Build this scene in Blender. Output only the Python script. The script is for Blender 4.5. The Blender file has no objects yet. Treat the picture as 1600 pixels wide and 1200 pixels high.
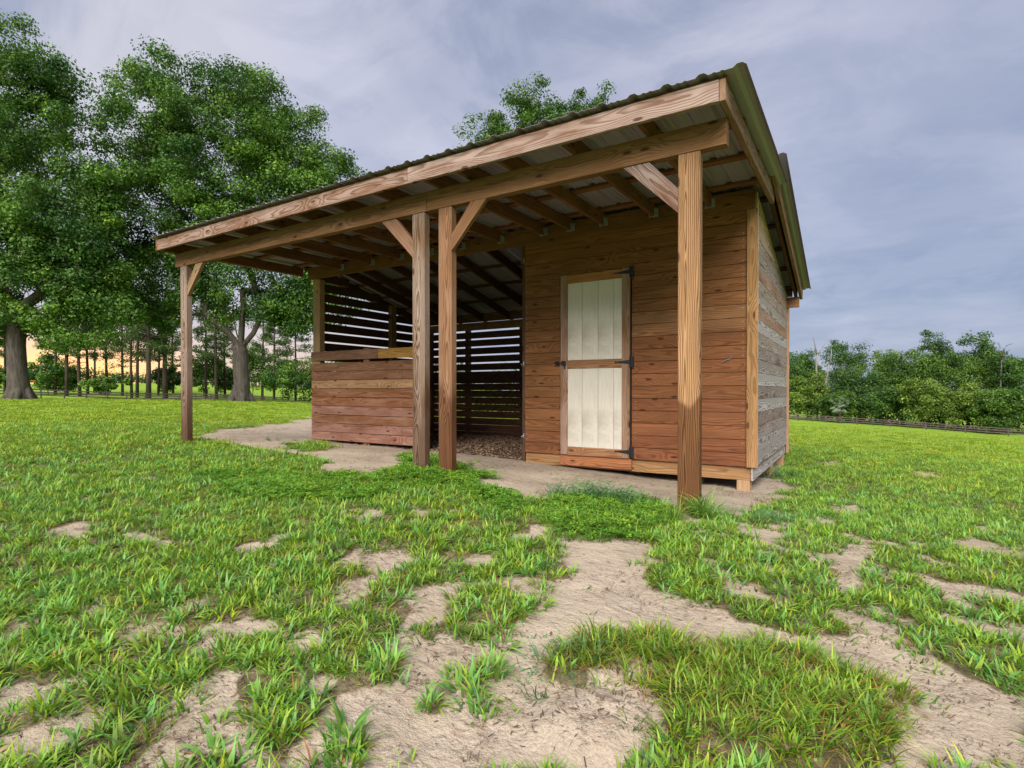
import bpy, math, random
import numpy as np
from mathutils import Vector, Matrix

random.seed(7)
rng = np.random.default_rng(7)
sc = bpy.context.scene
C = sc.collection

# ------------------------------------------------------------------ camera, sky, sun, exposure
YAW, PITCH, FPX, CY, CAMZ = 0.5578, 0.0078, 862.12, 617.34, 1.0
cd = bpy.data.cameras.new("camera")
cam = bpy.data.objects.new("camera", cd)
C.objects.link(cam)
cam.location = (0, 0, CAMZ)
cam.rotation_euler = (math.pi / 2 - PITCH, 0, YAW)
cd.sensor_width = 36
cd.lens = FPX / 1600 * 36
cd.shift_y = (CY - 600) / 1600
cd.clip_start = 0.05
cd.clip_end = 3000
sc.camera = cam

SUN_EL, SUN_AZ_VEC = math.radians(41), Vector((0.30, -0.95, 0)).normalized()
sun_dir = Vector((SUN_AZ_VEC.x * math.cos(SUN_EL), SUN_AZ_VEC.y * math.cos(SUN_EL), math.sin(SUN_EL)))
sl = bpy.data.lights.new("sun", 'SUN')
sl.energy = 1.5
sl.angle = math.radians(50)
sl.color = (1.0, 0.95, 0.88)
so = bpy.data.objects.new("sun", sl)
C.objects.link(so)
so.rotation_euler = sun_dir.to_track_quat('Z', 'Y').to_euler()

world = bpy.data.worlds.new("World")
sc.world = world
world.use_nodes = True


class NT:
    """small node-tree writer"""
    def __init__(s, tree):
        s.t = tree
        s.t.nodes.clear()

    def n(s, typ, inp=None, **kw):
        nd = s.t.nodes.new(typ)
        for k, v in kw.items():
            setattr(nd, k, v)
        for k, v in (inp or {}).items():
            sock = nd.inputs[k]
            if isinstance(v, bpy.types.NodeSocket):
                s.t.links.new(v, sock)
            else:
                sock.default_value = v
        return nd

    def m(s, op, a, b=0.0, c=0.0, clamp=False):
        return s.n('ShaderNodeMath', {0: a, 1: b, 2: c}, operation=op, use_clamp=clamp).outputs[0]

    def vm(s, op, a, b=(0, 0, 0), out=0):
        return s.n('ShaderNodeVectorMath', {0: a, 1: b}, operation=op).outputs[out]

    def mix(s, f, a, b, typ='RGBA', blend='MIX'):
        nd = s.t.nodes.new('ShaderNodeMix')
        nd.data_type = typ
        if typ == 'RGBA':
            nd.blend_type = blend
            ia, ib, o = 6, 7, 2
        elif typ == 'VECTOR':
            ia, ib, o = 4, 5, 1
        else:
            ia, ib, o = 2, 3, 0
        for k, v in ((0, f), (ia, a), (ib, b)):
            if isinstance(v, bpy.types.NodeSocket):
                s.t.links.new(v, nd.inputs[k])
            else:
                if typ == 'RGBA' and k != 0 and len(v) == 3:
                    v = (*v, 1)
                nd.inputs[k].default_value = v
        return nd.outputs[o]

    def ss(s, x, lo, hi):
        nd = s.n('ShaderNodeMapRange', {0: x, 1: lo, 2: hi, 3: 0.0, 4: 1.0}, interpolation_type='SMOOTHSTEP')
        return nd.outputs[0]

    def noise(s, vec, scale, detail=4, rough=.55, dist=0.0, col=False, dim='3D'):
        nd = s.n('ShaderNodeTexNoise', {'Scale': scale, 'Detail': detail, 'Roughness': rough, 'Distortion': dist}, noise_dimensions=dim)
        s.t.links.new(vec, nd.inputs['Vector'])
        return nd.outputs[1 if col else 0]


def build_world():
    w = NT(world.node_tree)
    tc = w.n('ShaderNodeTexCoord').outputs['Generated']
    sky = w.n('ShaderNodeTexSky', sky_type='NISHITA', sun_disc=False)
    sky.sun_elevation = SUN_EL
    sky.sun_rotation = math.atan2(sun_dir.x, sun_dir.y)
    b1 = w.n('ShaderNodeBackground', {'Color': sky.outputs[0], 'Strength': 0.05})
    sep = w.n('ShaderNodeSeparateXYZ', {0: tc})
    z = sep.outputs[2]
    # overcast deck: seen as a flat layer, so noise is laid out on direction / (height + k)
    zc = w.m('MAXIMUM', z, 0.0)
    k = w.m('DIVIDE', 1.0, w.m('ADD', zc, 0.22))
    pl = w.n('ShaderNodeVectorMath', {0: tc, 'Scale': k}, operation='SCALE').outputs[0]
    big = w.noise(w.vm('MULTIPLY', pl, (1.0, 1.0, 0.3)), 0.85, 5, .52, .5)
    st = w.n('ShaderNodeMapping', {0: pl, 'Rotation': (0, 0, 0.9), 'Scale': (0.55, 1.7, 0.4)}).outputs[0]
    wisps = w.noise(st, 1.6, 6, .58, .6)
    # base colour by height: violet grey-blue, greyer near the top
    base = w.mix(w.ss(z, 0.0, 0.75), (0.215, 0.262, 0.385), (0.235, 0.270, 0.380))
    light = w.mix(w.ss(z, 0.0, 0.6), (0.45, 0.465, 0.575), (0.48, 0.485, 0.58))
    f1 = w.ss(big, 0.40, 0.60)
    f2 = w.ss(wisps, 0.42, 0.72)
    f3 = w.ss(w.noise(pl, 3.6, 7, .62, .5), .40, .62)
    f = w.m('ADD', w.m('MULTIPLY', f1, 0.45), w.m('ADD', w.m('MULTIPLY', f2, 0.30), w.m('MULTIPLY', f3, .30)), clamp=True)
    colr = w.mix(f, base, light)
    # darker bluer bank of cloud in the direction of the right-hand tree line
    bank = w.vm('DOT_PRODUCT', tc, (0.25, 0.93, 0.22), out=1)
    colr = w.mix(w.m('MULTIPLY', w.ss(bank, 0.78, 1.0), 0.45), colr, (0.235, 0.280, 0.40))
    # brighter break of cloud high to the left
    brk = w.vm('DOT_PRODUCT', tc, (-0.868, 0.255, 0.425), out=1)
    colr = w.mix(w.m('MULTIPLY', w.m('MULTIPLY', w.ss(brk, 0.93, 1.0), w.ss(wisps, 0.38, 0.60)), 0.75), colr, (0.55, 0.54, 0.59))
    # sunset low in the west, behind the oaks
    sd = w.vm('DOT_PRODUCT', w.vm('NORMALIZE', w.vm('MULTIPLY', tc, (1, 1, 0))), (-0.958, 0.287, 0), out=1)
    az = w.ss(sd, 0.74, 0.985)
    low = w.m('SUBTRACT', 1.0, w.ss(z, 0.04, 0.22))
    pink = w.mix(w.ss(z, 0.02, 0.13), (0.68, 0.50, 0.38), (0.60, 0.52, 0.53))
    colr = w.mix(w.m('MULTIPLY', az, low), colr, pink)
    core = w.m('MULTIPLY', w.ss(sd, 0.975, 0.9985), w.m('SUBTRACT', 1.0, w.ss(z, 0.015, 0.10)))
    colr = w.mix(w.m('MULTIPLY', core, .8), colr, (1.7, 0.82, 0.22))
    b2 = w.n('ShaderNodeBackground', {'Color': colr, 'Strength': 0.265})
    mx = w.n('ShaderNodeMixShader', {0: 0.94, 1: b1.outputs[0], 2: b2.outputs[0]})
    out = w.n('ShaderNodeOutputWorld')
    w.t.links.new(mx.outputs[0], out.inputs[0])


build_world()
vs = sc.view_settings
vs.view_transform = 'Standard'
vs.look = 'None'
vs.exposure = 2.3
vs.gamma = 1
vs.use_curve_mapping = False

# ------------------------------------------------------------------ numeric helpers
def to_dir(px, py=None):
    """world direction through a pixel of the 1600x1200 photograph (used only to place real points)"""
    xc = (px - 800) / FPX
    zc = -((py if py is not None else 610.6) - CY) / FPX
    Y = math.cos(PITCH) + zc * math.sin(PITCH)
    Z = -math.sin(PITCH) + zc * math.cos(PITCH)
    return (xc * math.cos(YAW) - Y * math.sin(YAW), xc * math.sin(YAW) + Y * math.cos(YAW), Z)


def at(px, depth):
    d = to_dir(px)
    return d[0] * depth, d[1] * depth


def _hash(ix, iy, seed):
    h = (ix.astype(np.int64) * 374761393 + iy.astype(np.int64) * 668265263 + seed * 1442695) & 0x7fffffff
    h = ((h ^ (h >> 13)) * 1274126177) & 0x7fffffff
    return ((h ^ (h >> 16)) & 0xffff) / 65535.0


def vnoise(x, y, seed=0):
    ix, iy = np.floor(x), np.floor(y)
    fx, fy = x - ix, y - iy
    fx = fx * fx * (3 - 2 * fx)
    fy = fy * fy * (3 - 2 * fy)
    a = _hash(ix, iy, seed); b = _hash(ix + 1, iy, seed)
    c = _hash(ix, iy + 1, seed); d = _hash(ix + 1, iy + 1, seed)
    return (a + (b - a) * fx) * (1 - fy) + (c + (d - c) * fx) * fy


def fbm(x, y, seed=0, oct=4, gain=.5):
    s = 0; a = 1; t = 0
    for i in range(oct):
        s = s + a * vnoise(x * 2 ** i + i * 17.3, y * 2 ** i - i * 9.1, seed + i)
        t += a; a *= gain
    return s / t


# terrain heights (u, v, z): measured near the shelter, estimated far off
_near = [(-7.6, 3.9, .31), (-3.4, 3.9, .245), (-1.0, 3.9, .135), (-.95, 5.9, -.01), (-3.5, 5.9, .115), (-7.5, 5.9, .195),
         (-7.5, 9, .12), (-3.5, 9, .05), (-.8, 8.9, -.06), (-.6, 1, .06), (-3, .8, .14), (1, 3, -.04), (0, -2, .02), (-5, 0, .2),
         (-5.2, 5.0, .19), (-2.2, 4.9, .09), (1.5, 6.5, -.13)]
_far = [(30, 24, .60), (375, 28, .44), (200, 40, .24), (0, 40, .25), (450, 40, .2), (0, 66, .22), (200, 84, -.35), (280, 88, -.5), (420, 97, -1.2),
        (100, 150, 1.8), (330, 150, 2.0), (200, 260, 4.5), (0, 260, 4.0), (480, 200, 0), (700, 100, -3.2), (900, 60, -2.2), (1235, 105, -4.6), (1417, 92, -5.2),
        (1600, 80, -5.7), (1300, 30, -1.0), (1600, 25, -1.3), (1300, 220, -6.5), (1600, 220, -7), (800, 260, -4), (-600, 30, .5), (2200, 30, -2.5)]
_cp = [(a, b, c) for a, b, c in _near]
for px, d, z in _far:
    a, b = at(px, d)
    _cp.append((a, b, z))
for a, b, z in ((0, -60, 0), (60, -40, -3), (-60, -60, .5), (200, 0, -8), (-300, 0, 3), (0, -300, 0), (300, 300, -8), (-350, 350, 3), (0, 500, -4)):
    _cp.append((a, b, z))
_cp = np.array(_cp, float)


def _warp(p):
    # compress distances so that the thin-plate solve treats near and far evenly
    r = np.hypot(p[:, 0], p[:, 1]) + 1e-9
    s = np.log1p(r / 3.0) / r
    return p * s[:, None]


def _ker(d2):
    return .5 * d2 * np.log(d2 + 1e-9)


_cw = _warp(_cp[:, :2])
_n = len(_cw)
_K = _ker(((_cw[:, None] - _cw[None]) ** 2).sum(-1)) + np.eye(_n) * 2e-4
_Pm = np.c_[np.ones(_n), _cw]
_A = np.block([[_K, _Pm], [_Pm.T, np.zeros((3, 3))]])
_wt = np.linalg.solve(_A, np.r_[_cp[:, 2], 0, 0, 0])


def height(u, v):
    u = np.atleast_1d(np.asarray(u, float)); v = np.atleast_1d(np.asarray(v, float))
    p = _warp(np.c_[u.ravel(), v.ravel()])
    out = np.zeros(len(p))
    for i in range(0, len(p), 20000):
        q = p[i:i + 20000]
        out[i:i + 20000] = _ker(((q[:, None] - _cw[None]) ** 2).sum(-1)) @ _wt[:_n] + _wt[_n] + q @ _wt[_n + 1:]
    return out.reshape(u.shape)


def H(u, v):
    return float(height([u], [v])[0])


def gp(px, py):
    """ground point under a pixel of the photograph"""
    d = to_dir(px, py)
    z = .12
    for _ in range(12):
        t = (z - CAMZ) / d[2]
        t = min(max(t, .1), 400)
        z = .5 * z + .5 * H(d[0] * t, d[1] * t)
    t = (z - CAMZ) / d[2]
    return d[0] * t, d[1] * t


# ------------------------------------------------------------------ mesh helpers
def tag(o, label=None, cat=None, group=None, kind=None):
    if label: o["label"] = label
    if cat: o["category"] = cat
    if group: o["group"] = group
    if kind: o["kind"] = kind
    return o


_world = {}


def place(o, M, parent=None):
    C.objects.link(o)
    if parent is not None:
        o.parent = parent
        o.matrix_parent_inverse = _world[parent].inverted()
    o.matrix_basis = M
    _world[o] = M
    return o


def empty(name, loc, rz=0):
    o = bpy.data.objects.new(name, None)
    o.empty_display_size = .2
    return place(o, Matrix.Translation(loc) @ Matrix.Rotation(rz, 4, 'Z'))


def np_mesh(name, verts, quads=None, tris=None, attrs=None, smooth=False, mat=None):
    me = bpy.data.meshes.new(name)
    verts = np.asarray(verts, np.float32)
    nq = 0 if quads is None else len(quads)
    nt = 0 if tris is None else len(tris)
    me.vertices.add(len(verts))
    me.vertices.foreach_set("co", verts.ravel())
    loops = []
    if nq: loops.append(np.asarray(quads, np.int32).ravel())
    if nt: loops.append(np.asarray(tris, np.int32).ravel())
    loops = np.concatenate(loops)
    me.loops.add(len(loops))
    me.loops.foreach_set("vertex_index", loops)
    starts = np.r_[np.arange(nq) * 4, nq * 4 + np.arange(nt) * 3].astype(np.int32)
    me.polygons.add(nq + nt)
    me.polygons.foreach_set("loop_start", starts)
    me.polygons.foreach_set("loop_total", np.r_[np.full(nq, 4), np.full(nt, 3)].astype(np.int32))
    if smooth:
        me.polygons.foreach_set("use_smooth", np.ones(nq + nt, bool))
    me.update(calc_edges=True)
    for k, a in (attrs or {}).items():
        a = np.asarray(a, np.float32)
        if a.ndim == 1:
            at_ = me.attributes.new(k, 'FLOAT', 'POINT')
            at_.data.foreach_set("value", a)
        elif a.shape[1] == 4:
            at_ = me.attributes.new(k, 'FLOAT_COLOR', 'POINT')
            at_.data.foreach_set("color", a.ravel())
        else:
            at_ = me.attributes.new(k, 'FLOAT_VECTOR', 'POINT')
            at_.data.foreach_set("vector", a.ravel())
    if mat: me.materials.append(mat)
    return me


class MB:
    """collects simple solids into one mesh"""
    def __init__(s):
        s.v = []; s.f = []

    def add(s, vs, fs):
        o = len(s.v)
        s.v += [tuple(p) for p in vs]
        s.f += [tuple(i + o for i in f) for f in fs]

    def box(s, lo, hi, M=None):
        x0, y0, z0 = lo; x1, y1, z1 = hi
        vs = [Vector(p) for p in ((x0, y0, z0), (x1, y0, z0), (x1, y1, z0), (x0, y1, z0), (x0, y0, z1), (x1, y0, z1), (x1, y1, z1), (x0, y1, z1))]
        if M: vs = [M @ p for p in vs]
        s.add(vs, [(0, 3, 2, 1), (4, 5, 6, 7), (0, 1, 5, 4), (1, 2, 6, 5), (2, 3, 7, 6), (3, 0, 4, 7)])

    def tube(s, pts, rad, seg=8, cap=True):
        pts = [Vector(p) for p in pts]
        if not hasattr(rad, '__len__'): rad = [rad] * len(pts)
        rings = []
        up = Vector((0.31, 0.17, 0.93))
        vs = []; fs = []
        for i, p in enumerate(pts):
            t = (pts[min(i + 1, len(pts) - 1)] - pts[max(i - 1, 0)]).normalized()
            a = t.cross(up)
            if a.length < .1: a = t.cross(Vector((1, 0, 0)))
            a.normalize(); b = t.cross(a)
            for k in range(seg):
                w = 2 * math.pi * k / seg
                vs.append(p + (a * math.cos(w) + b * math.sin(w)) * rad[i])
        for i in range(len(pts) - 1):
            for k in range(seg):
                k2 = (k + 1) % seg
                fs.append((i * seg + k, i * seg + k2, (i + 1) * seg + k2, (i + 1) * seg + k))
        if cap:
            fs.append(tuple(range(seg))[::-1])
            fs.append(tuple((len(pts) - 1) * seg + k for k in range(seg)))
        s.add(vs, fs)

    def mesh(s, name, mat, smooth=False):
        me = bpy.data.meshes.new(name)
        me.from_pydata([tuple(p) for p in s.v], [], s.f)
        if smooth:
            for p in me.polygons: p.use_smooth = True
        me.materials.append(mat)
        me.update()
        return me

    def build(s, name, mat, parent=None, M=None, smooth=False):
        o = bpy.data.objects.new(name, s.mesh(name, mat, smooth))
        return place(o, M or Matrix(), parent)


def chamfer_box(L, W, T, c, name, mat):
    """box of length L (x), width W (y), thickness T (z) with every edge eased by c: 44 triangles"""
    hx, hy, hz = L / 2, W / 2, T / 2
    c = min(c, hz * .6, hy * .6)
    V = {}; vs = []
    for sx in (-1, 1):
        for sy in (-1, 1):
            for sz in (-1, 1):
                for ax in range(3):
                    p = [sx * (hx - c), sy * (hy - c), sz * (hz - c)]
                    p[ax] = (sx * hx, sy * hy, sz * hz)[ax]
                    V[(sx, sy, sz, ax)] = len(vs); vs.append(p)
    fs = []
    for ax in range(3):
        o = [i for i in range(3) if i != ax]
        for s in (-1, 1):
            f = []
            for a, b in ((-1, -1), (1, -1), (1, 1), (-1, 1)):
                k = [0, 0, 0]; k[ax] = s; k[o[0]] = a; k[o[1]] = b
                f.append(V[(*k, ax)])
            fs.append(f)
    for ax in range(3):
        o = [i for i in range(3) if i != ax]
        for a in (-1, 1):
            for b in (-1, 1):
                f = []
                for s, w in ((-1, 0), (1, 0), (1, 1), (-1, 1)):
                    k = [0, 0, 0]; k[ax] = s; k[o[0]] = a; k[o[1]] = b
                    f.append(V[(*k, o[w])])
                fs.append(f)
    for sx in (-1, 1):
        for sy in (-1, 1):
            for sz in (-1, 1):
                fs.append([V[(sx, sy, sz, 0)], V[(sx, sy, sz, 1)], V[(sx, sy, sz, 2)]])
    me = bpy.data.meshes.new(name)
    me.from_pydata(vs, [], fs)
    me.update()
    # consistent outward normals (convex solid round the origin)
    import bmesh
    bm = bmesh.new(); bm.from_mesh(me)
    for f in bm.faces:
        if f.normal.dot(f.calc_center_median()) < 0: f.normal_flip()
    bm.to_mesh(me); bm.free()
    me.materials.append(mat)
    return me


_bm = {}


def board(name, p0, p1, wdir, W, T, parent, mat, color=(.4, .25, .13), grey=0.0, stain=0.0, label=None, c=.003, jit=0.0, grain=.62):
    """a straight board from p0 to p1 (centre line), width W along wdir, thickness T"""
    p0 = Vector(p0); p1 = Vector(p1)
    x = (p1 - p0); L = x.length; x.normalize()
    y = Vector(wdir); y = (y - x * y.dot(x)).normalized()
    z = x.cross(y)
    if jit:
        z = (z + y * random.uniform(-jit, jit)).normalized(); y = z.cross(x)
    key = (round(L, 3), round(W, 3), round(T, 3), mat.name, c)
    if key not in _bm: _bm[key] = chamfer_box(L, W, T, c, name, mat)
    o = bpy.data.objects.new(name, _bm[key])
    M = Matrix((x, y, z)).transposed().to_4x4()
    M.translation = (p0 + p1) / 2
    place(o, M, parent)
    cv = 1 + random.uniform(-.08, .08)
    o["wood_color"] = [float(k * cv) for k in color]
    o["weather"] = float(grey)
    o["stain"] = float(stain)
    o["grain"] = float(grain)
    if label: o["label"] = label
    return o


def prism(name, poly, org, ex, ey, T, parent, mat, color, grey=0.0):
    """polygon (x, y) in the plane org + ex*x + ey*y, extruded by T against ex x ey"""
    ex = Vector(ex).normalized(); ey = Vector(ey).normalized(); ez = ex.cross(ey)
    cx = sum(p[0] for p in poly) / len(poly); cy = sum(p[1] for p in poly) / len(poly)
    mb = MB(); n = len(poly)
    vs = [(p[0] - cx, p[1] - cy, 0) for p in poly] + [(p[0] - cx, p[1] - cy, -T) for p in poly]
    fs = [tuple(range(n)), tuple(range(2 * n - 1, n - 1, -1))] + [((i + 1) % n, i, i + n, (i + 1) % n + n) for i in range(n)]
    mb.add(vs, fs)
    M = Matrix((ex, ey, ez)).transposed().to_4x4()
    M.translation = Vector(org) + ex * cx + ey * cy
    o = mb.build(name, mat, parent, M)
    cv = 1 + random.uniform(-.1, .1)
    o["wood_color"] = [float(k * cv) for k in color]
    o["weather"] = float(grey); o["stain"] = 0.0; o["grain"] = .6
    return o


# ------------------------------------------------------------------ materials
def new_mat(name):
    m = bpy.data.materials.new(name); m.use_nodes = True
    return m, NT(m.node_tree)


def finish(w, surf):
    o = w.n('ShaderNodeOutputMaterial')
    w.t.links.new(surf, o.inputs[0])


def wood_material():
    m, w = new_mat("weathered_pine")
    tc = w.n('ShaderNodeTexCoord').outputs['Object']
    rnd = w.n('ShaderNodeObjectInfo').outputs['Random']
    r1 = w.m('FRACT', w.m('MULTIPLY', rnd, 37.7))
    r2 = w.m('FRACT', w.m('MULTIPLY', rnd, 91.3))
    sep = w.n('ShaderNodeSeparateXYZ', {0: tc})
    x, y, z = sep.outputs
    off = w.m('MULTIPLY', rnd, 60.0)
    xs = w.m('ADD', x, off)
    q = w.n('ShaderNodeCombineXYZ', {0: w.m('MULTIPLY', xs, 0.7), 1: w.m('MULTIPLY', y, 5.0), 2: w.m('MULTIPLY', z, 5.0)}).outputs[0]
    n1 = w.noise(q, 1.3, 3, .5)
    # knots: sparse cells stretched to the board
    kq = w.n('ShaderNodeCombineXYZ', {0: w.m('MULTIPLY', xs, 1.5), 1: w.m('ADD', w.m('MULTIPLY', y, 4.4), off), 2: 0.0}).outputs[0]
    vor = w.n('ShaderNodeTexVoronoi', {'Scale': 1.0, 'Randomness': 1.0}, voronoi_dimensions='2D')
    w.t.links.new(kq, vor.inputs['Vector'])
    kd = vor.outputs['Distance']
    knot = w.m('SUBTRACT', 1.0, w.ss(kd, 0.034, 0.072))
    halo = w.m('SUBTRACT', 1.0, w.ss(kd, 0.04, 0.34))
    yc = w.m('ADD', y, w.m('MULTIPLY', w.m('SUBTRACT', r1, .5), .10))
    zc = w.m('ADD', z, w.m('ADD', w.m('MULTIPLY', r2, .07), .03))
    r = w.m('SQRT', w.m('ADD', w.m('MULTIPLY', yc, yc), w.m('MULTIPLY', zc, zc)))
    r = w.m('ADD', r, w.m('MULTIPLY', n1, .085))
    r = w.m('ADD', r, w.m('MULTIPLY', halo, .022))
    ring = w.m('FRACT', w.m('MULTIPLY', r, w.m('ADD', 70.0, w.m('MULTIPLY', r2, 60.0))))
    late = w.m('MULTIPLY', w.ss(ring, .35, .86), w.m('SUBTRACT', 1.0, w.ss(ring, .93, 1.0)))
    fq = w.n('ShaderNodeCombineXYZ', {0: w.m('MULTIPLY', xs, 5.0), 1: w.m('MULTIPLY', y, 170.0), 2: w.m('MULTIPLY', z, 170.0)}).outputs[0]
    fib = w.noise(fq, 1.0, 3, .6)
    bq = w.n('ShaderNodeCombineXYZ', {0: w.m('MULTIPLY', xs, 1.6), 1: w.m('MULTIPLY', y, 7.0), 2: w.m('MULTIPLY', z, 7.0)}).outputs[0]
    blot = w.noise(bq, 1.0, 5, .6)
    base = w.n('ShaderNodeAttribute', attribute_type='OBJECT', attribute_name='wood_color').outputs['Color']
    wea = w.n('ShaderNodeAttribute', attribute_type='OBJECT', attribute_name='weather').outputs['Fac']
    sta = w.n('ShaderNodeAttribute', attribute_type='OBJECT', attribute_name='stain').outputs['Fac']
    dark = w.mix(1.0, base, (.42, .31, .25), blend='MULTIPLY')
    grn = w.n('ShaderNodeAttribute', attribute_type='OBJECT', attribute_name='grain').outputs['Fac']
    c = w.mix(w.m('MULTIPLY', late, w.m('MULTIPLY', grn, w.m('ADD', .75, w.m('MULTIPLY', r1, .35))), clamp=True), base, dark)
    v1 = w.m('ADD', .38, w.m('MULTIPLY', blot, 1.2))
    v2 = w.m('ADD', .74, w.m('MULTIPLY', fib, .50))
    c = w.n('ShaderNodeVectorMath', {0: c, 'Scale': w.m('MULTIPLY', v1, v2)}, operation='SCALE').outputs[0]
    # sun-bleached grey, strongest where the blotch noise is high, with dark latewood left between
    silver = w.mix(w.m('ADD', w.m('MULTIPLY', late, .7), w.m('ADD', w.m('MULTIPLY', w.m('SUBTRACT', fib, .45), .5), w.m('MULTIPLY', w.m('SUBTRACT', r2, .35), .5)), clamp=True), (.46, .42, .405), (.10, .072, .060))
    gmask = w.m('MULTIPLY', wea, w.ss(w.m('ADD', blot, w.m('MULTIPLY', wea, .35)), .42, .72), clamp=True)
    c = w.mix(gmask, c, silver)
    # water stain creeping up from the foot of a post (x = -L/2 is the foot)
    sx = w.m('ADD', x, w.m('MULTIPLY', w.m('SUBTRACT', n1, .5), w.m('ADD', .5, w.m('MULTIPLY', wea, 3.0))))
    sw = w.m('ADD', .035, w.m('MULTIPLY', wea, .8))
    smask = w.m('MULTIPLY', w.m('SUBTRACT', 1.0, w.ss(w.m('DIVIDE', w.m('SUBTRACT', sx, sta), sw), -1.0, 1.0)), w.m('GREATER_THAN', w.m('ABSOLUTE', sta), .001))
    c = w.mix(smask, c, w.mix(1.0, c, (.47, .38, .31), blend='MULTIPLY'))
    c = w.mix(w.m('MULTIPLY', knot, .85), c, w.mix(1.0, base, (.22, .14, .10), blend='MULTIPLY'))
    hgt = w.m('ADD', w.m('MULTIPLY', fib, .35), w.m('MULTIPLY', late, w.m('ADD', .25, w.m('MULTIPLY', wea, .6))))
    bmp = w.n('ShaderNodeBump', {'Strength': .8, 'Distance': .003, 'Height': hgt})
    p = w.n('ShaderNodeBsdfPrincipled', {'Base Color': c, 'Roughness': .8, 'Normal': bmp.outputs[0], 'Specular IOR Level': .18})
    finish(w, p.outputs[0])
    return m


WOOD = wood_material()


def metal_sheet():
    m, w = new_mat("galvanised_sheet")
    tc = w.n('ShaderNodeTexCoord').outputs['Object']
    a = w.noise(tc, 3.0, 5, .6)
    b = w.noise(w.vm('MULTIPLY', tc, (30, 1.2, 30)), 1.0, 3, .6)
    c = w.mix(a, (.235, .215, .245), (.33, .305, .345))
    c = w.mix(w.m('MULTIPLY', w.ss(b, .5, .75), .35), c, (.17, .155, .165))
    p = w.n('ShaderNodeBsdfPrincipled', {'Base Color': c, 'Metallic': .15, 'Roughness': w.m('ADD', .42, w.m('MULTIPLY', a, .25))})
    finish(w, p.outputs[0])
    return m


SHEET = metal_sheet()


def simple(name, col, rough=.7, metal=0.0, nscale=20, var=.25, bump=0.0):
    m, w = new_mat(name)
    tc = w.n('ShaderNodeTexCoord').outputs['Object']
    a = w.noise(tc, nscale, 5, .6)
    lo = tuple(k * (1 - var) for k in col); hi = tuple(min(1, k * (1 + var)) for k in col)
    c = w.mix(w.ss(a, .25, .75), lo, hi)
    inp = {'Base Color': c, 'Metallic': metal, 'Roughness': rough}
    if bump:
        inp['Normal'] = w.n('ShaderNodeBump', {'Strength': bump, 'Distance': .01, 'Height': a}).outputs[0]
    p = w.n('ShaderNodeBsdfPrincipled', inp)
    finish(w, p.outputs[0])
    return m


BLACK = simple("black_iron", (.02, .022, .028), .45, .4, 60)
ZINC = simple("zinc_hanger", (.42, .43, .45), .4, .7, 30)


def door_material():
    m, w = new_mat("cream_painted_panel")
    tc = w.n('ShaderNodeTexCoord').outputs['Object']
    sep = w.n('ShaderNodeSeparateXYZ', {0: tc})
    grain = w.noise(w.vm('MULTIPLY', tc, (90, 90, 5)), 1.0, 4, .6)
    dirt = w.noise(w.vm('MULTIPLY', tc, (3.0, 3.0, 4.5)), 1.0, 5, .6)
    c = w.mix(w.ss(grain, .3, .7), (.55, .51, .43), (.63, .585, .50))
    patch = w.m('MULTIPLY', w.m('SUBTRACT', 1.0, w.ss(w.m('ABSOLUTE', w.m('ADD', sep.outputs[2], .22)), .02, .26)), w.ss(dirt, .42, .66))
    c = w.mix(w.m('MULTIPLY', patch, .62), c, (.36, .30, .23))
    c = w.mix(w.m('MULTIPLY', w.ss(dirt, .45, .75), .30), c, (.38, .32, .24))
    bmp = w.n('ShaderNodeBump', {'Strength': .3, 'Distance': .002, 'Height': grain})
    p = w.n('ShaderNodeBsdfPrincipled', {'Base Color': c, 'Roughness': .6, 'Normal': bmp.outputs[0]})
    finish(w, p.outputs[0])
    return m


CREAM = door_material()


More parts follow.
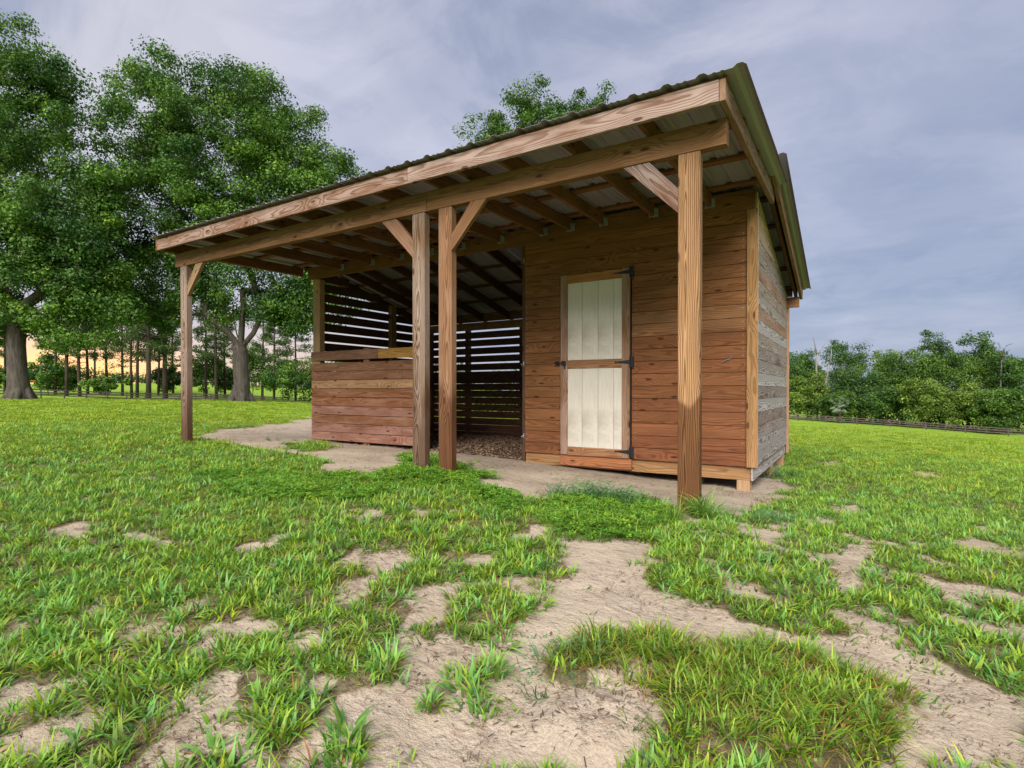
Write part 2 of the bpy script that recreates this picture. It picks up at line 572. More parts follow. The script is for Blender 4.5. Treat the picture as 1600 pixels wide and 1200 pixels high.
def ground_material():
    m, w = new_mat("sandy_ground")
    geo = w.n('ShaderNodeNewGeometry').outputs['Position']
    g = w.n('ShaderNodeAttribute', attribute_name='grass').outputs['Fac']
    lawn = w.n('ShaderNodeAttribute', attribute_name='lawn').outputs['Fac']
    bed = w.n('ShaderNodeAttribute', attribute_name='bedding').outputs['Fac']
    damp = w.n('ShaderNodeAttribute', attribute_name='damp').outputs['Fac']
    nA = w.noise(geo, 1.6, 5, .6)
    nB = w.noise(geo, 9.0, 6, .65)
    nC = w.noise(geo, 140.0, 3, .7)
    nS = w.noise(w.n('ShaderNodeMapping', {0: geo, 'Rotation': (0, 0, .5), 'Scale': (6, 26, 6)}).outputs[0], 1.0, 5, .65)
    sand = w.mix(w.ss(nA, .3, .7), (.35, .285, .215), (.47, .39, .30))
    sand = w.mix(w.m('MULTIPLY', w.ss(nC, .3, .75), .55), sand, (.22, .165, .12))
    # dark organic specks and thready root bits lying in the sand
    sand = w.mix(w.m('MULTIPLY', w.ss(nS, .57, .70), .55), sand, (.17, .105, .075))
    sand = w.mix(w.m('MULTIPLY', w.m('MULTIPLY', w.ss(nB, .52, .68), damp), .75), sand, (.13, .085, .065))
    soil = w.mix(w.ss(nB, .3, .7), (.065, .045, .03), (.20, .145, .10))
    soil = w.mix(w.m('MULTIPLY', w.ss(nC, .4, .7), .4), soil, (.16, .20, .03))
    green = w.mix(w.ss(w.noise(geo, .35, 4, .6), .3, .7), (.17, .29, .025), (.235, .355, .034))
    green = w.mix(w.m('MULTIPLY', w.ss(w.noise(geo, 26.0, 4, .7), .42, .7), .5), green, (.06, .095, .02))
    green = w.mix(w.m('MULTIPLY', w.ss(w.noise(geo, 2.4, 4, .6), .52, .75), .35), green, (.26, .25, .08))
    gc = w.mix(lawn, soil, green)
    edge = w.m('ADD', g, w.m('MULTIPLY', w.m('SUBTRACT', nB, .5), .9))
    c = w.mix(w.ss(edge, .35, .65), sand, gc)
    litter = w.mix(w.ss(w.noise(geo, 45.0, 5, .75), .38, .66), (.04, .025, .018), (.20, .12, .075))
    c = w.mix(w.ss(w.m('ADD', bed, w.m('MULTIPLY', w.m('SUBTRACT', nB, .5), .6)), .35, .65), c, litter)
    hb = w.m('ADD', w.m('ADD', w.m('MULTIPLY', nB, .6), w.m('MULTIPLY', w.noise(geo, 34.0, 4, .6), .3)), w.m('ADD', w.m('MULTIPLY', nC, .12), w.m('MULTIPLY', nS, .2)))
    bmp = w.n('ShaderNodeBump', {'Strength': .9, 'Distance': .045, 'Height': hb})
    p = w.n('ShaderNodeBsdfPrincipled', {'Base Color': c, 'Roughness': .95, 'Normal': bmp.outputs[0], 'Specular IOR Level': .1})
    finish(w, p.outputs[0])
    return m


GROUND = ground_material()


def blade_material(name, tint=(1, 1, 1), trans=.35):
    m, w = new_mat(name)
    a = w.n('ShaderNodeAttribute', attribute_name='col').outputs['Color']
    rnd = w.n('ShaderNodeObjectInfo').outputs['Random']
    v = w.m('ADD', .72, w.m('MULTIPLY', rnd, .56))
    c = w.mix(1.0, a, tint, blend='MULTIPLY')
    warm = w.mix(1.0, c, (1.35, 1.02, .7), blend='MULTIPLY')
    c = w.mix(w.ss(w.m('FRACT', w.m('MULTIPLY', rnd, 13.7)), .35, 1.0), c, warm)
    c = w.n('ShaderNodeVectorMath', {0: c, 'Scale': v}, operation='SCALE').outputs[0]
    d = w.n('ShaderNodeBsdfPrincipled', {'Base Color': c, 'Roughness': .48, 'Specular IOR Level': .4})
    t = w.n('ShaderNodeBsdfTranslucent', {'Color': c})
    mx = w.n('ShaderNodeMixShader', {0: trans, 1: d.outputs[0], 2: t.outputs[0]})
    finish(w, mx.outputs[0])
    return m


BLADE = blade_material("grass_blade")


def leaf_material(name, c0, c1, c2, scale=.6, trans=.3):
    m, w = new_mat(name)
    sh = w.n('ShaderNodeAttribute', attribute_name='shade').outputs['Fac']
    geo = w.n('ShaderNodeNewGeometry').outputs['Position']
    n = w.noise(geo, scale, 4, .6)
    c = w.mix(w.ss(n, .32, .68), c0, c1)
    c = w.mix(w.m('MULTIPLY', w.ss(sh, .7, 1.0), .75), c, c2)
    c = w.n('ShaderNodeVectorMath', {0: c, 'Scale': w.m('ADD', .62, w.m('MULTIPLY', sh, .7))}, operation='SCALE').outputs[0]
    d = w.n('ShaderNodeBsdfPrincipled', {'Base Color': c, 'Roughness': .5, 'Specular IOR Level': .3})
    t = w.n('ShaderNodeBsdfTranslucent', {'Color': c})
    mx = w.n('ShaderNodeMixShader', {0: trans, 1: d.outputs[0], 2: t.outputs[0]})
    finish(w, mx.outputs[0])
    return m


LEAF_OAK = leaf_material("oak_leaves", (.032, .092, .018), (.105, .215, .024), (.26, .39, .035), .45)
LEAF_DARK = leaf_material("dark_leaves", (.032, .080, .018), (.070, .150, .024), (.15, .25, .03), .12)
LEAF_MID = leaf_material("green_leaves", (.050, .115, .018), (.105, .20, .024), (.21, .32, .035), .12)
LEAF_LIME = leaf_material("yellow_green_leaves", (.10, .17, .025), (.16, .25, .035), (.26, .31, .05), .3)
LEAF_PINE = leaf_material("pine_needles", (.035, .075, .018), (.07, .12, .02), (.18, .20, .04), .2)


def bark(name, a, b, sc_=4):
    m, w = new_mat(name)
    geo = w.n('ShaderNodeNewGeometry').outputs['Position']
    n = w.noise(w.vm('MULTIPLY', geo, (3, 3, .55)), sc_, 5, .65)
    n2 = w.noise(geo, .9, 4, .6)
    c = w.mix(w.ss(n, .3, .7), a, b)
    c = w.mix(w.m('MULTIPLY', w.ss(n2, .48, .7), .5), c, (.055, .065, .035))
    bmp = w.n('ShaderNodeBump', {'Strength': .8, 'Distance': .04, 'Height': n})
    p = w.n('ShaderNodeBsdfPrincipled', {'Base Color': c, 'Roughness': .9, 'Normal': bmp.outputs[0]})
    finish(w, p.outputs[0])
    return m


BARK = bark("oak_bark", (.030, .021, .016), (.088, .070, .058))
BARK_PINE = bark("pine_bark", (.022, .013, .009), (.06, .036, .025))
BARK_PALE = bark("bleached_wood", (.15, .135, .12), (.27, .25, .23))
FENCE = simple("old_fence_wood", (.085, .060, .058), .85, 0, 6, .5)

# ------------------------------------------------------------------ ground: patches of bare sand, grass, bedding
def poly_px(pts):
    return np.array([gp(x, y) for x, y in pts])


SAND = [poly_px(p) for p in (
    # worn apron in front of the shelter
    [(318, 684), (345, 672), (400, 668), (455, 660), (487, 652), (560, 640), (860, 640), (1010, 660), (1165, 745), (1215, 748), (1225, 765), (1195, 790), (1140, 806),
     (1085, 812), (1050, 790), (985, 778), (915, 776), (862, 783), (800, 778), (757, 758), (735, 738), (690, 733), (640, 728), (612, 727), (600, 738), (560, 744), (500, 740),
     (520, 722), (480, 712), (430, 706), (370, 696)],
    # bare centre and the wheel track that leaves to the right
    [(886, 850), (940, 846), (1016, 856), (1012, 878), (992, 902), (1000, 925), (1055, 928), (1108, 944), (1140, 966), (1200, 985), (1290, 1006), (1380, 1022), (1440, 1042), (1520, 1075),
     (1610, 1100), (1610, 1180), (1540, 1165), (1480, 1130), (1455, 1108), (1400, 1075), (1330, 1045), (1260, 1020), (1180, 1000), (1080, 1000), (990, 1000), (930, 1008), (880, 1050),
     (858, 1090), (890, 1100), (960, 1098), (1020, 1130), (1025, 1165), (985, 1205), (500, 1205), (500, 1150), (535, 1100), (600, 1080), (655, 1075), (650, 1040), (612, 1010), (640, 990), (650, 960),
     (630, 930), (690, 905), (730, 915), (800, 918), (880, 915), (915, 918), (905, 890)],
    [(1400, 1130), (1460, 1120), (1540, 1160), (1610, 1185), (1610, 1205), (1400, 1205), (1425, 1170)],
    [(78, 834), (120, 822), (150, 826), (120, 842)],
    [(40, 1096), (70, 1070), (120, 1045), (170, 1040), (165, 1062), (110, 1090), (60, 1108)],
    [(150, 1035), (210, 1020), (260, 1025), (225, 1045), (165, 1050)],
    [(262, 952), (300, 930), (320, 936), (300, 955), (270, 964)],
    [(140, 1000), (200, 985), (260, 985), (330, 1005), (290, 1020), (200, 1012)],
    [(420, 1000), (480, 985), (520, 1000), (480, 1020)],
    [(510, 925), (545, 905), (590, 905), (600, 925), (560, 945), (520, 945)],
    [(525, 880), (560, 862), (640, 858), (660, 880), (610, 900), (560, 900)],
    [(545, 812), (570, 795), (600, 797), (590, 815), (560, 824)],
    [(630, 812), (648, 795), (690, 796), (675, 812), (645, 820)],
    [(715, 882), (740, 868), (765, 872), (752, 888)],
    [(430, 1075), (470, 1050), (520, 1055), (510, 1085), (455, 1095)],
    [(1275, 724), (1310, 718), (1318, 728), (1290, 732)],
    [(1410, 742), (1450, 736), (1475, 742), (1455, 752)],
    [(1480, 848), (1530, 842), (1575, 852), (1560, 866), (1510, 862)],
    [(1290, 795), (1340, 790), (1350, 800), (1310, 806)],
    [(1190, 800), (1260, 806), (1320, 818), (1310, 828), (1240, 818), (1190, 810)],
    [(1230, 880), (1260, 872), (1275, 885), (1245, 892)],
    [(800, 838), (840, 834), (850, 842), (820, 848)],
    [(425, 640), (480, 636), (487, 640), (440, 644)],
)]
ISLE = [poly_px(p) for p in (
    [(700, 935), (760, 915), (850, 918), (880, 930), (830, 965), (800, 985), (790, 1020), (750, 1025), (720, 1000), (660, 1010), (655, 985), (690, 968)],
    [(720, 1045), (760, 1040), (770, 1065), (730, 1090), (712, 1072)],
    [(735, 1105), (785, 1100), (800, 1125), (750, 1135)],
    [(660, 1098), (690, 1095), (695, 1120), (665, 1125)],
    [(530, 955), (570, 940), (620, 945), (640, 975), (600, 1000), (540, 985)],
    [(440, 694), (500, 690), (522, 700), (480, 708)],
    [(618, 712), (650, 706), (690, 712), (700, 724), (640, 724)],
    [(500, 1165), (545, 1160), (560, 1205), (500, 1205)],
    [(610, 1180), (650, 1175), (660, 1205), (610, 1205)],
)]
TUFTY = poly_px([(870, 1035), (930, 1005), (1000, 1010), (1100, 1015), (1180, 1020), (1250, 1030), (1310, 1060), (1350, 1080), (1440, 1100), (1400, 1120), (1420, 1150), (1400, 1205), (1000, 1205), (1040, 1165),
                 (1010, 1110), (960, 1085), (860, 1085), (840, 1065)])
MOUND = poly_px([(865, 1115), (930, 1097), (990, 1110), (1025, 1135), (1020, 1160), (970, 1185), (880, 1180), (850, 1150)])
CLOVER = [poly_px(p) for p in (
    [(330, 740), (420, 735), (500, 742), (570, 745), (608, 740), (640, 730), (720, 733), (745, 755), (735, 775), (690, 765), (620, 765), (580, 785), (500, 790), (420, 785), (345, 770)],
    [(835, 800), (880, 776), (980, 780), (1040, 795), (1030, 820), (985, 850), (900, 845), (850, 825)],
    [(735, 755), (790, 775), (830, 795), (800, 815), (740, 790)],
)]
BED = [poly_px([(668, 700), (700, 706), (760, 712), (815, 716), (822, 700), (818, 660), (600, 648), (560, 660), (640, 690)])]


def sdist(u, v, poly):
    """signed distance, positive inside"""
    u = u.ravel(); v = v.ravel()
    d = np.full(u.shape, 1e9); ins = np.zeros(u.shape, bool)
    n = len(poly)
    for i in range(n):
        a = poly[i]; b = poly[(i + 1) % n]
        e = b - a
        t = np.clip(((u - a[0]) * e[0] + (v - a[1]) * e[1]) / (e @ e + 1e-12), 0, 1)
        d = np.minimum(d, np.hypot(u - a[0] - t * e[0], v - a[1] - t * e[1]))
        c = (a[1] > v) != (b[1] > v)
        xx = a[0] + (v - a[1]) * e[0] / (e[1] if abs(e[1]) > 1e-12 else 1e-12)
        ins ^= c & (u < xx)
    return np.where(ins, d, -d)


def smooth(x, a, b):
    t = np.clip((x - a) / (b - a), 0, 1)
    return t * t * (3 - 2 * t)


def cover(u, v):
    """grass cover 0..1, bedding 0..1, clover 0..1, tufty 0..1"""
    r = np.hypot(u, v)
    near = r < 16
    g = np.ones_like(u); bed = np.zeros_like(u); clo = np.zeros_like(u); tuf = np.zeros_like(u)
    un, vn, rn = u[near], v[near], r[near]
    wob = (fbm(un * 3.1, vn * 3.1, 3) - .5)
    wob2 = (fbm(un * 14, vn * 14, 8, 3) - .5)
    amp = .05 + .03 * rn
    w = wob * amp * 1.3 + wob2 * .07
    s = np.full(un.shape, -9.)
    for k_, p in enumerate(SAND):
        s = np.maximum(s, sdist(un, vn, p) + (.04 if k_ in (1, 2) else .07 if k_ == 0 else .0))
    soft = .02 + .012 * rn
    gn = 1 - smooth(s + w, -soft, soft)
    for p in ISLE:
        gn = np.maximum(gn, .9 * smooth(sdist(un, vn, p) + w * .6 - .02, -soft, soft))
    t = smooth(sdist(un, vn, TUFTY) + w * .6 - .015, -soft, soft)
    gn = np.maximum(gn, t)
    mo = smooth(sdist(un, vn, MOUND) + w * .3, -soft, soft)
    gn = gn * (1 - mo * (fbm(un * 9, vn * 9, 40) < .62))
    # small bare scuffs anywhere the animals walk, mostly close to the shelter and camera
    sc1 = fbm(un * 2.3 + 5, vn * 3.4, 21, 4)
    scuff = smooth(sc1, .66, .71) * smooth(9 - rn, 0, 5)
    gn = gn * (1 - .85 * scuff)
    g[near] = gn
    b = smooth(sdist(un, vn, BED[0]) + wob * .25, -.1, .12)
    inside = (un > -7.5) & (un < -3.55) & (vn > 5.98) & (vn < 8.9)
    b = np.where(inside, np.maximum(b, .75 + .2 * wob), b)
    under = (un > -3.52) & (un < -.86) & (vn > 5.97) & (vn < 8.9)
    gn = np.where(inside | under, 0, gn)
    g[near] = gn
    bed[near] = b
    c = np.zeros(un.shape)
    for p in CLOVER:
        c = np.maximum(c, smooth(sdist(un, vn, p) + w * .7, -soft, soft * 1.5))
    clo[near] = c
    tuf[near] = t
    return g, bed, clo, tuf


def surf_z(u, v):
    z = height(u, v)
    r = np.hypot(u, v)
    k = np.clip(1 - r / 30, 0, 1)
    z = z + k * ((fbm(u * 1.3, v * 1.3, 60, 3) - .5) * .05 + (fbm(u * 7, v * 7, 62, 3) - .5) * .022)
    return z


def build_ground():
    # rings around the standing point; finer sectors toward the shelter
    a0 = math.pi / 2 + YAW          # heading of the view, measured from +x
    half = math.radians(62)
    A1 = np.linspace(a0 - half, a0 + half, 430)
    A2 = np.linspace(a0 + half, a0 - half + 2 * math.pi, 70)[1:-1]
    ang = np.r_[A1, A2]
    rad = np.r_[0.05, np.geomspace(.55, 14, 170), np.geomspace(14.6, 900, 64)]
    na, nr = len(ang), len(rad)
    R, A = np.meshgrid(rad, ang, indexing='ij')
    u = (R * np.cos(A)).ravel(); v = (R * np.sin(A)).ravel()
    g, bed, clo, tuf = cover(u, v)
    thin = fbm(u * 5, v * 5, 31, 3)
    z = surf_z(u, v)
    r = np.hypot(u, v)
    nearf = np.clip(1 - r / 14, 0, 1)
    z = z + g * .012 * nearf + tuf * .035
    # spoil mound of a burrow, raised rim
    sd_ = sdist(u, v, MOUND)
    z = z + np.where(sd_ > -.08, .045 * smooth(sd_, -.08, .05) * (1 - .6 * smooth(sd_, .06, .16)), 0)
    # bedding heaped toward the back of the stall opening
    z = z + bed * smooth(v, 5.9, 7.0) * .07 * np.clip((u + 8) / 4, 0, 1)
    # distance from the shelter's middle sets how closed the turf is
    ds = np.hypot(u + 3.5, v - 5.0)
    lawn = smooth(ds, 5.0, 10.0)
    lawn = np.maximum(lawn, clo * .6)
    gcol = g * (.30 + .70 * np.maximum(smooth(thin + .12 * smooth(-u - .8, 0, 2.5), .33, .47), smooth(r, 4, 9)))
    damp = np.clip(1 - g, 0, 1) * smooth(fbm(u * 2.1, v * 2.1, 77), .45, .6)
    idx = np.arange(nr * na).reshape(nr, na)
    nx = np.roll(idx, -1, axis=1)
    q = np.stack([idx[:-1], nx[:-1], nx[1:], idx[1:]], -1).reshape(-1, 4)[:, ::-1]
    me = np_mesh("ground", np.c_[u, v, z], q, attrs={'grass': gcol, 'lawn': lawn, 'bedding': bed, 'damp': damp}, smooth=True, mat=GROUND)
    o = bpy.data.objects.new("ground", me)
    place(o, Matrix())
    tag(o, kind="structure")


build_ground()

# ------------------------------------------------------------------ the shelter
W, B, F, R_ = 5.935, 3.9135, 3.678, 8.90
def Z(z): return z + 1.0


root = empty("horse_shelter", (-4.2, 6.0, H(-4.2, 6.0)))
tag(root, "open fronted timber horse shelter with tack room and metal roof", "shelter")
OLIVE = (.205, .100, .034); TAN = (.205, .105, .050); REDD = (.215, .082, .037); BROWN = (.215, .092, .036); PALE = (.29, .165, .082); PINKB = (.21, .108, .066)


def lerp(a, b, t): return tuple(x + (y - x) * t for x, y in zip(a, b))


# front posts (6x6-looking faces 0.15 wide, 0.077 deep)
def post(u, g, color, stain, w=.15, d=.077, v=B, top=1.655, grey=0.0, name='post'):
    zb = H(u, v) - .25
    zt = Z(top)
    L = zt - zb
    vc = v + d / 2
    return board(name, (u + w / 2, vc, zb), (u + w / 2, vc, zt), (1, 0, 0), w, d, root, WOOD, color, grey, stain, c=.005, grain=1.0)


post(-1.068, 0, (.33, .190, .092), -.36)
post(-3.548, 0, (.235, .145, .082), -.30, grey=.34)
post(-3.232, 0, (.245, .125, .062), -.35, grey=.12)
post(-7.659, 0, (.235, .14, .08), -.40, grey=.35)

# porch beam in two lengths, butted over the pair of middle posts
zb0, zb1 = Z(1.6575), Z(1.838)
zm = (zb0 + zb1) / 2
board('beam', (-7.785, B + .0385, zm), (-3.378, B + .0385, zm), (0, 0, 1), .1805, .077, root, WOOD, lerp(TAN, OLIVE, .35), .05)
board('beam', (-3.374, B + .0385, zm), (-.745, B + .0385, zm), (0, 0, 1), .1805, .077, root, WOOD, lerp(TAN, OLIVE, .5), .05)

# knee braces
def brace(pa, pb, w, color, v=B + .035, t=.038, grey=0.0, wd=None):
    board('brace', (pa[0], v, Z(pa[1])), (pb[0], v, Z(pb[1])), wd or (1, 0, 1), w, t, root, WOOD, color, grey)


def cut_brace(poly, color, v0, grey=0.0):
    """brace with plumb and level end cuts; poly in (u, z)"""
    prism('brace', [(p[0], Z(p[1])) for p in poly], (0, v0, 0), (1, 0, 0), (0, 0, 1), -.038, root, WOOD, color, grey)
    # texture runs along x, fine for these short pieces


def diag_brace(poly, color, v0, grey=0.0):
    a = (Vector((poly[0][0], 0, Z(poly[0][1]))) + Vector((poly[1][0], 0, Z(poly[1][1])))) / 2
    b = (Vector((poly[2][0], 0, Z(poly[2][1]))) + Vector((poly[3][0], 0, Z(poly[3][1])))) / 2
    ex = (b - a).normalized(); ey = Vector((0, 1, 0)).cross(ex) * -1
    if ey.z < 0: pass
    org = Vector((0, v0, 0))
    pts = []
    for p in poly:
        q = Vector((p[0], 0, Z(p[1])))
        pts.append((q.dot(ex), q.dot(ey)))
    # orient counter-clockwise
    ar = sum(pts[i][0] * pts[(i + 1) % 4][1] - pts[(i + 1) % 4][0] * pts[i][1] for i in range(4))
    if ar < 0: pts = pts[::-1]
    T = .038 if ex.cross(ey).y < 0 else -.038
    o = prism('brace', pts, org, ex, ey, T, root, WOOD, color, grey)
    if T < 0:
        for pl in o.data.polygons: pl.flip()


diag_brace([(-1.475, 1.655), (-1.28, 1.655), (-1.0705, 1.425), (-1.0705, 1.255)], PINKB, B + .012, .45)
diag_brace([(-3.952, 1.655), (-3.765, 1.655), (-3.5505, 1.413), (-3.5505, 1.255)], lerp(TAN, PINKB, .5), B + .012, .1)
diag_brace([(-2.70, 1.655), (-2.865, 1.655), (-3.0795, 1.405), (-3.0795, 1.255)], TAN, B - .001, .0)
diag_brace([(-7.14, 1.655), (-7.31, 1.655), (-7.5065, 1.40), (-7.5065, 1.26)], (.34, .22, .12), B + .012, .0)

# porch rafters, nearly level, hung on the ledger
RU = [-.732, -1.28, -1.87, -2.45, -2.86, -3.22, -3.84, -4.45, -4.99, -5.54, -6.13, -6.79, -7.735]
pr_b = lambda v: 1.838 + .0195 * (v - F)
DK = (.165, .075, .033); DKS = (.07, .032, .019)  # DKS: stall timber darkened, interior shade put into the wood colour
for iu, u in enumerate(RU):
    v0, v1 = F + .041, W - .042
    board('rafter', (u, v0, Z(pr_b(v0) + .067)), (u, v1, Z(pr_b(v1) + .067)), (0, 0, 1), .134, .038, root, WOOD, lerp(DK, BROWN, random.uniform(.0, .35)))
    if iu in (0, len(RU) - 1): continue
    mb = MB()
    zt_ = Z(pr_b(v1))
    for s in (-1, 1):
        mb.box((u + s * .0215 - .0015, v1 - .05, zt_ - .004), (u + s * .0215 + .0015, v1 - .002, zt_ + .085))
        mb.box((u + s * .036 - .016, v1 - .006, zt_ - .004), (u + s * .036 + .016, v1 - .003, zt_ + .085))
    mb.box((u - .0215, v1 - .05, zt_ - .005), (u + .0215, v1 - .002, zt_ - .002))
    mb.build('joist_hanger', ZINC, root)
# ledger along the wall
for a, b in ((-7.60, -4.42), (-4.415, -.86)):
    board('ledger', (a, W - .021, Z(1.905)), (b, W - .021, Z(1.905)), (0, 0, 1), .19, .038, root, WOOD, lerp(OLIVE, DK, .45))
# purlins on the rafters
for v in (3.745, 4.42, 5.09, 5.79):
    zz = Z(pr_b(v) + .134 + .0145)
    for a, b in ((-7.80, -4.3), (-4.295, -.70)):
        board('purlin', (a, v, zz), (b, v, zz), (0, 1, 0), .085, .027, root, WOOD, lerp(BROWN, OLIVE, .4))
# fascia in two lengths and barge boards
fz = (Z(1.838) + Z(1.972)) / 2
board('fascia', (-7.762, F + .019, fz), (-3.390, F + .019, fz), (0, 0, 1), .134, .038, root, WOOD, lerp(PINKB, BROWN, .5), .38, c=.003)
board('fascia', (-3.387, F + .0165, fz + .003), (-.7475, F + .0165, fz + .003), (0, 0, 1), .139, .038, root, WOOD, lerp(PINKB, BROWN, .3), .40, c=.003)
zA, zB_ = Z(1.838 + .067), Z(pr_b(6.12) + .067)
board('barge_board', (-.7265, F - .001, zA), (-.7265, 6.12, zB_), (0, 0, 1), .138, .038, root, WOOD, lerp(PALE, PINKB, .4), .25)
board('barge_board', (-7.7835, F + .0, zA), (-7.7835, 5.93, zB_), (0, 0, 1), .138, .038, root, WOOD, BROWN, .1)

# sheet roofing ------------------------------------------------------
def roof_mesh(n, ln, name):
    """ribbed sheet: x across (n ribs at 0.2286 pitch, from 0 leftwards), y down the slope, 1.5 mm thick"""
    P = .2286
    prof = []
    for k in range(n):
        c = -k * P
        prof += [(c + .040, 0), (c + .015, .019), (c - .015, .019), (c - .040, 0), (c - .092, 0), (c - .098, .005), (c - .112, .005), (c - .118, 0), (c - .140, 0), (c - .146, .005), (c - .160, .005), (c - .166, 0)]
    prof.append((-n * P + .040, 0))
    m = len(prof)
    ys = np.linspace(0, ln, 5)
    vs = []
    for t in (0.0, -.0016):
        for y in ys:
            vs += [(x, y, z + t) for x, z in prof]
    fs = []
    k5 = len(ys)
    for L_ in range(2):
        for j in range(k5 - 1):
            for i in range(m - 1):
                a = L_ * k5 * m + j * m + i
                q = (a, a + 1, a + m + 1, a + m)
                fs.append(q if L_ == 1 else q[::-1])
    o2 = k5 * m
    for i in range(m - 1):
        fs.append((i, i + 1, o2 + i + 1, o2 + i))
        a = (k5 - 1) * m
        fs.append((a + i + 1, a + i, o2 + a + i, o2 + a + i + 1))
    for j in range(k5 - 1):
        for i in (0, m - 1):
            a = j * m + i
            fs.append((a, a + m, o2 + a + m, o2 + a) if i == 0 else (a + m, a, o2 + a, o2 + a + m))
    me = bpy.data.meshes.new(name)
    me.from_pydata(vs, [], fs)
    me.materials.append(SHEET)
    me.update()
    return me


def roof(u_right, v0, v1, zf, slope, npan, name, off=0):
    ang = math.atan(slope)
    ln = (v1 - v0) / math.cos(ang)
    me = roof_mesh(4, ln, name)
    for k in range(npan):
        o = bpy.data.objects.new(name, me)
        M = Matrix.Translation((u_right - k * .9144, v0, Z(zf) + .0022 * (k % 2))) @ Matrix.Rotation(ang, 4, 'X')
        place(o, M, root)


roof(-.617, 3.635, 6.10, 2.003, .0195, 8, 'roof_panel')
# stall and tack-room roof, falling to the back
S2 = -.2256
under2 = lambda v: 2.17 + S2 * (v - W)
roof(-.600, 5.74, 9.06, under2(5.74) + .002, S2, 8, 'roof_panel')
rb = lambda v: under2(v) - .022 - .128 / math.cos(math.atan(S2))
for u in (-.745, -1.35, -1.95, -2.55, -3.15, -3.75, -4.36, -4.97, -5.58, -6.19, -6.80, -7.20, -7.72):
    v0, v1 = 5.80, 8.98
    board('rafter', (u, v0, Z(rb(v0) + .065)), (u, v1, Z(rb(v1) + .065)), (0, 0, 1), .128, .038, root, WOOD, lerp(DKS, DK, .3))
for v in (5.86, 6.45, 7.05, 7.65, 8.25, 8.90):
    zz = Z(under2(v) - .0115)
    tilt = Vector((0, 1, S2))
    for a, b in ((-7.80, -4.3), (-4.295, -.66)):
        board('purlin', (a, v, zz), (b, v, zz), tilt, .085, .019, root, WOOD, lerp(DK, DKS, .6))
bz = lambda v: Z(rb(v) + .062)
board('barge_board', (-.681, 5.76, bz(5.76)), (-.681, 9.0, bz(9.0)), (0, 0, 1), .140, .038, root, WOOD, lerp(PALE, TAN, .5), .15)
board('barge_board', (-7.762, 5.97, bz(5.97)), (-7.762, 9.0, bz(9.0)), (0, 0, 1), .140, .038, root, WOOD, BROWN, .1)
board('header', (-7.66, 8.86, Z(1.268)), (-.695, 8.86, Z(1.268)), (0, 0, 1), .15, .038, root, WOOD, lerp(PALE, BROWN, .5), .1)
board('light_blocking', (-7.70, 8.84, Z(1.408)), (-.78, 8.84, Z(1.408)), (0, 0, 1), .122, .02, root, WOOD, DK)
board('light_blocking', (-7.70, 5.775, Z(2.10)), (-.705, 5.775, Z(2.10)), (0, 0, 1), .165, .022, root, WOOD, BROWN)  # added to shut light out of the gap between the two roofs

# front wall of the tack room ---------------------------------------
P0, PT = -.767, .1365
us, uc = -3.513, -.83
ut = -.932            # inner edge of the corner trim
dl, dr = -3.018, -2.128
shade = []
for k in range(19):
    z0 = P0 + k * PT; z1 = z0 + PT
    t = min(1, max(0, (k - 3) / 12))
    base = lerp(REDD, lerp(OLIVE, BROWN, .45), t)
    base = lerp(base, random.choice([BROWN, REDD, (.27, .13, .05), OLIVE]), random.uniform(0, .45))
    zc = Z((z0 + z1) / 2); wd = PT - .004
    if z1 > 1.81 and z0 > 1.80: break
    th = .02
    vv = W + .010 + random.uniform(-.0012, .0012)
    if z0 < 1.36 and z1 > -.70:
        board('wall_plank', (us, vv, zc), (dl - .001, vv, zc), (0, 0, 1), wd, th, root, WOOD, lerp(base, OLIVE, .25), 0, c=.0025)
        b2 = lerp(base, REDD, .25) if k not in (10, 11) else PALE
        if k in (10, 11): b2 = lerp(base, PALE, .4)
        board('wall_plank', (dr + .001, vv, zc), (ut - .002, vv, zc), (0, 0, 1), wd, th, root, WOOD, b2, 0, c=.0025)
    elif k == 0:
        board('wall_plank', (us, vv, zc), (dl - .001, vv, zc), (0, 0, 1), wd, th, root, WOOD, REDD, 0, c=.0025)
        board('wall_plank', (dr + .001, vv, zc), (ut - .002, vv, zc), (0, 0, 1), wd, th, root, WOOD, REDD, 0, c=.0025)
    else:
        board('wall_plank', (us, vv, zc), (ut - .002, vv, zc), (0, 0, 1), wd, th, root, WOOD, lerp(base, BROWN, .3), 0, c=.0025)
# black sheets added behind planks and door only to keep daylight out of the joints
mb = MB(); mb.box((us + .01, W + .024, Z(P0) + .01), (dl, W + .034, Z(1.8))); mb.box((dr, W + .024, Z(P0) + .01), (uc - .03, W + .034, Z(1.8))); mb.box((dl, W + .024, Z(P0)), (dr, W + .034, Z(1.8)))
BACKING = simple("black_backing", (.02, .018, .016), .95)
mb.build('light_block', BACKING, root)
board('wall_plank', (dl, W + .010, Z(1.3985)), (dr, W + .010, Z(1.3985)), (0, 0, 1), .038, .02, root, WOOD, OLIVE, 0, c=.002)
# little pale nail heads
NAIL = simple("nail_head", (.45, .43, .40), .5, .5)
mb = MB()
for k in range(18):
    for u in (us + .03, dl - .035, dr + .045, ut - .035, ut - .62):
        for dz in (.03, .10):
            if random.random() < .7 and not (k > 15 and u < ut - .1 and random.random() < .5):
                zc = Z(P0 + k * PT + dz); r = .0035
                mb.tube([(u, W - .0025, zc), (u, W + .004, zc)], r, 6)
o = mb.build('nail_heads', NAIL, root); o["kind"] = "stuff"
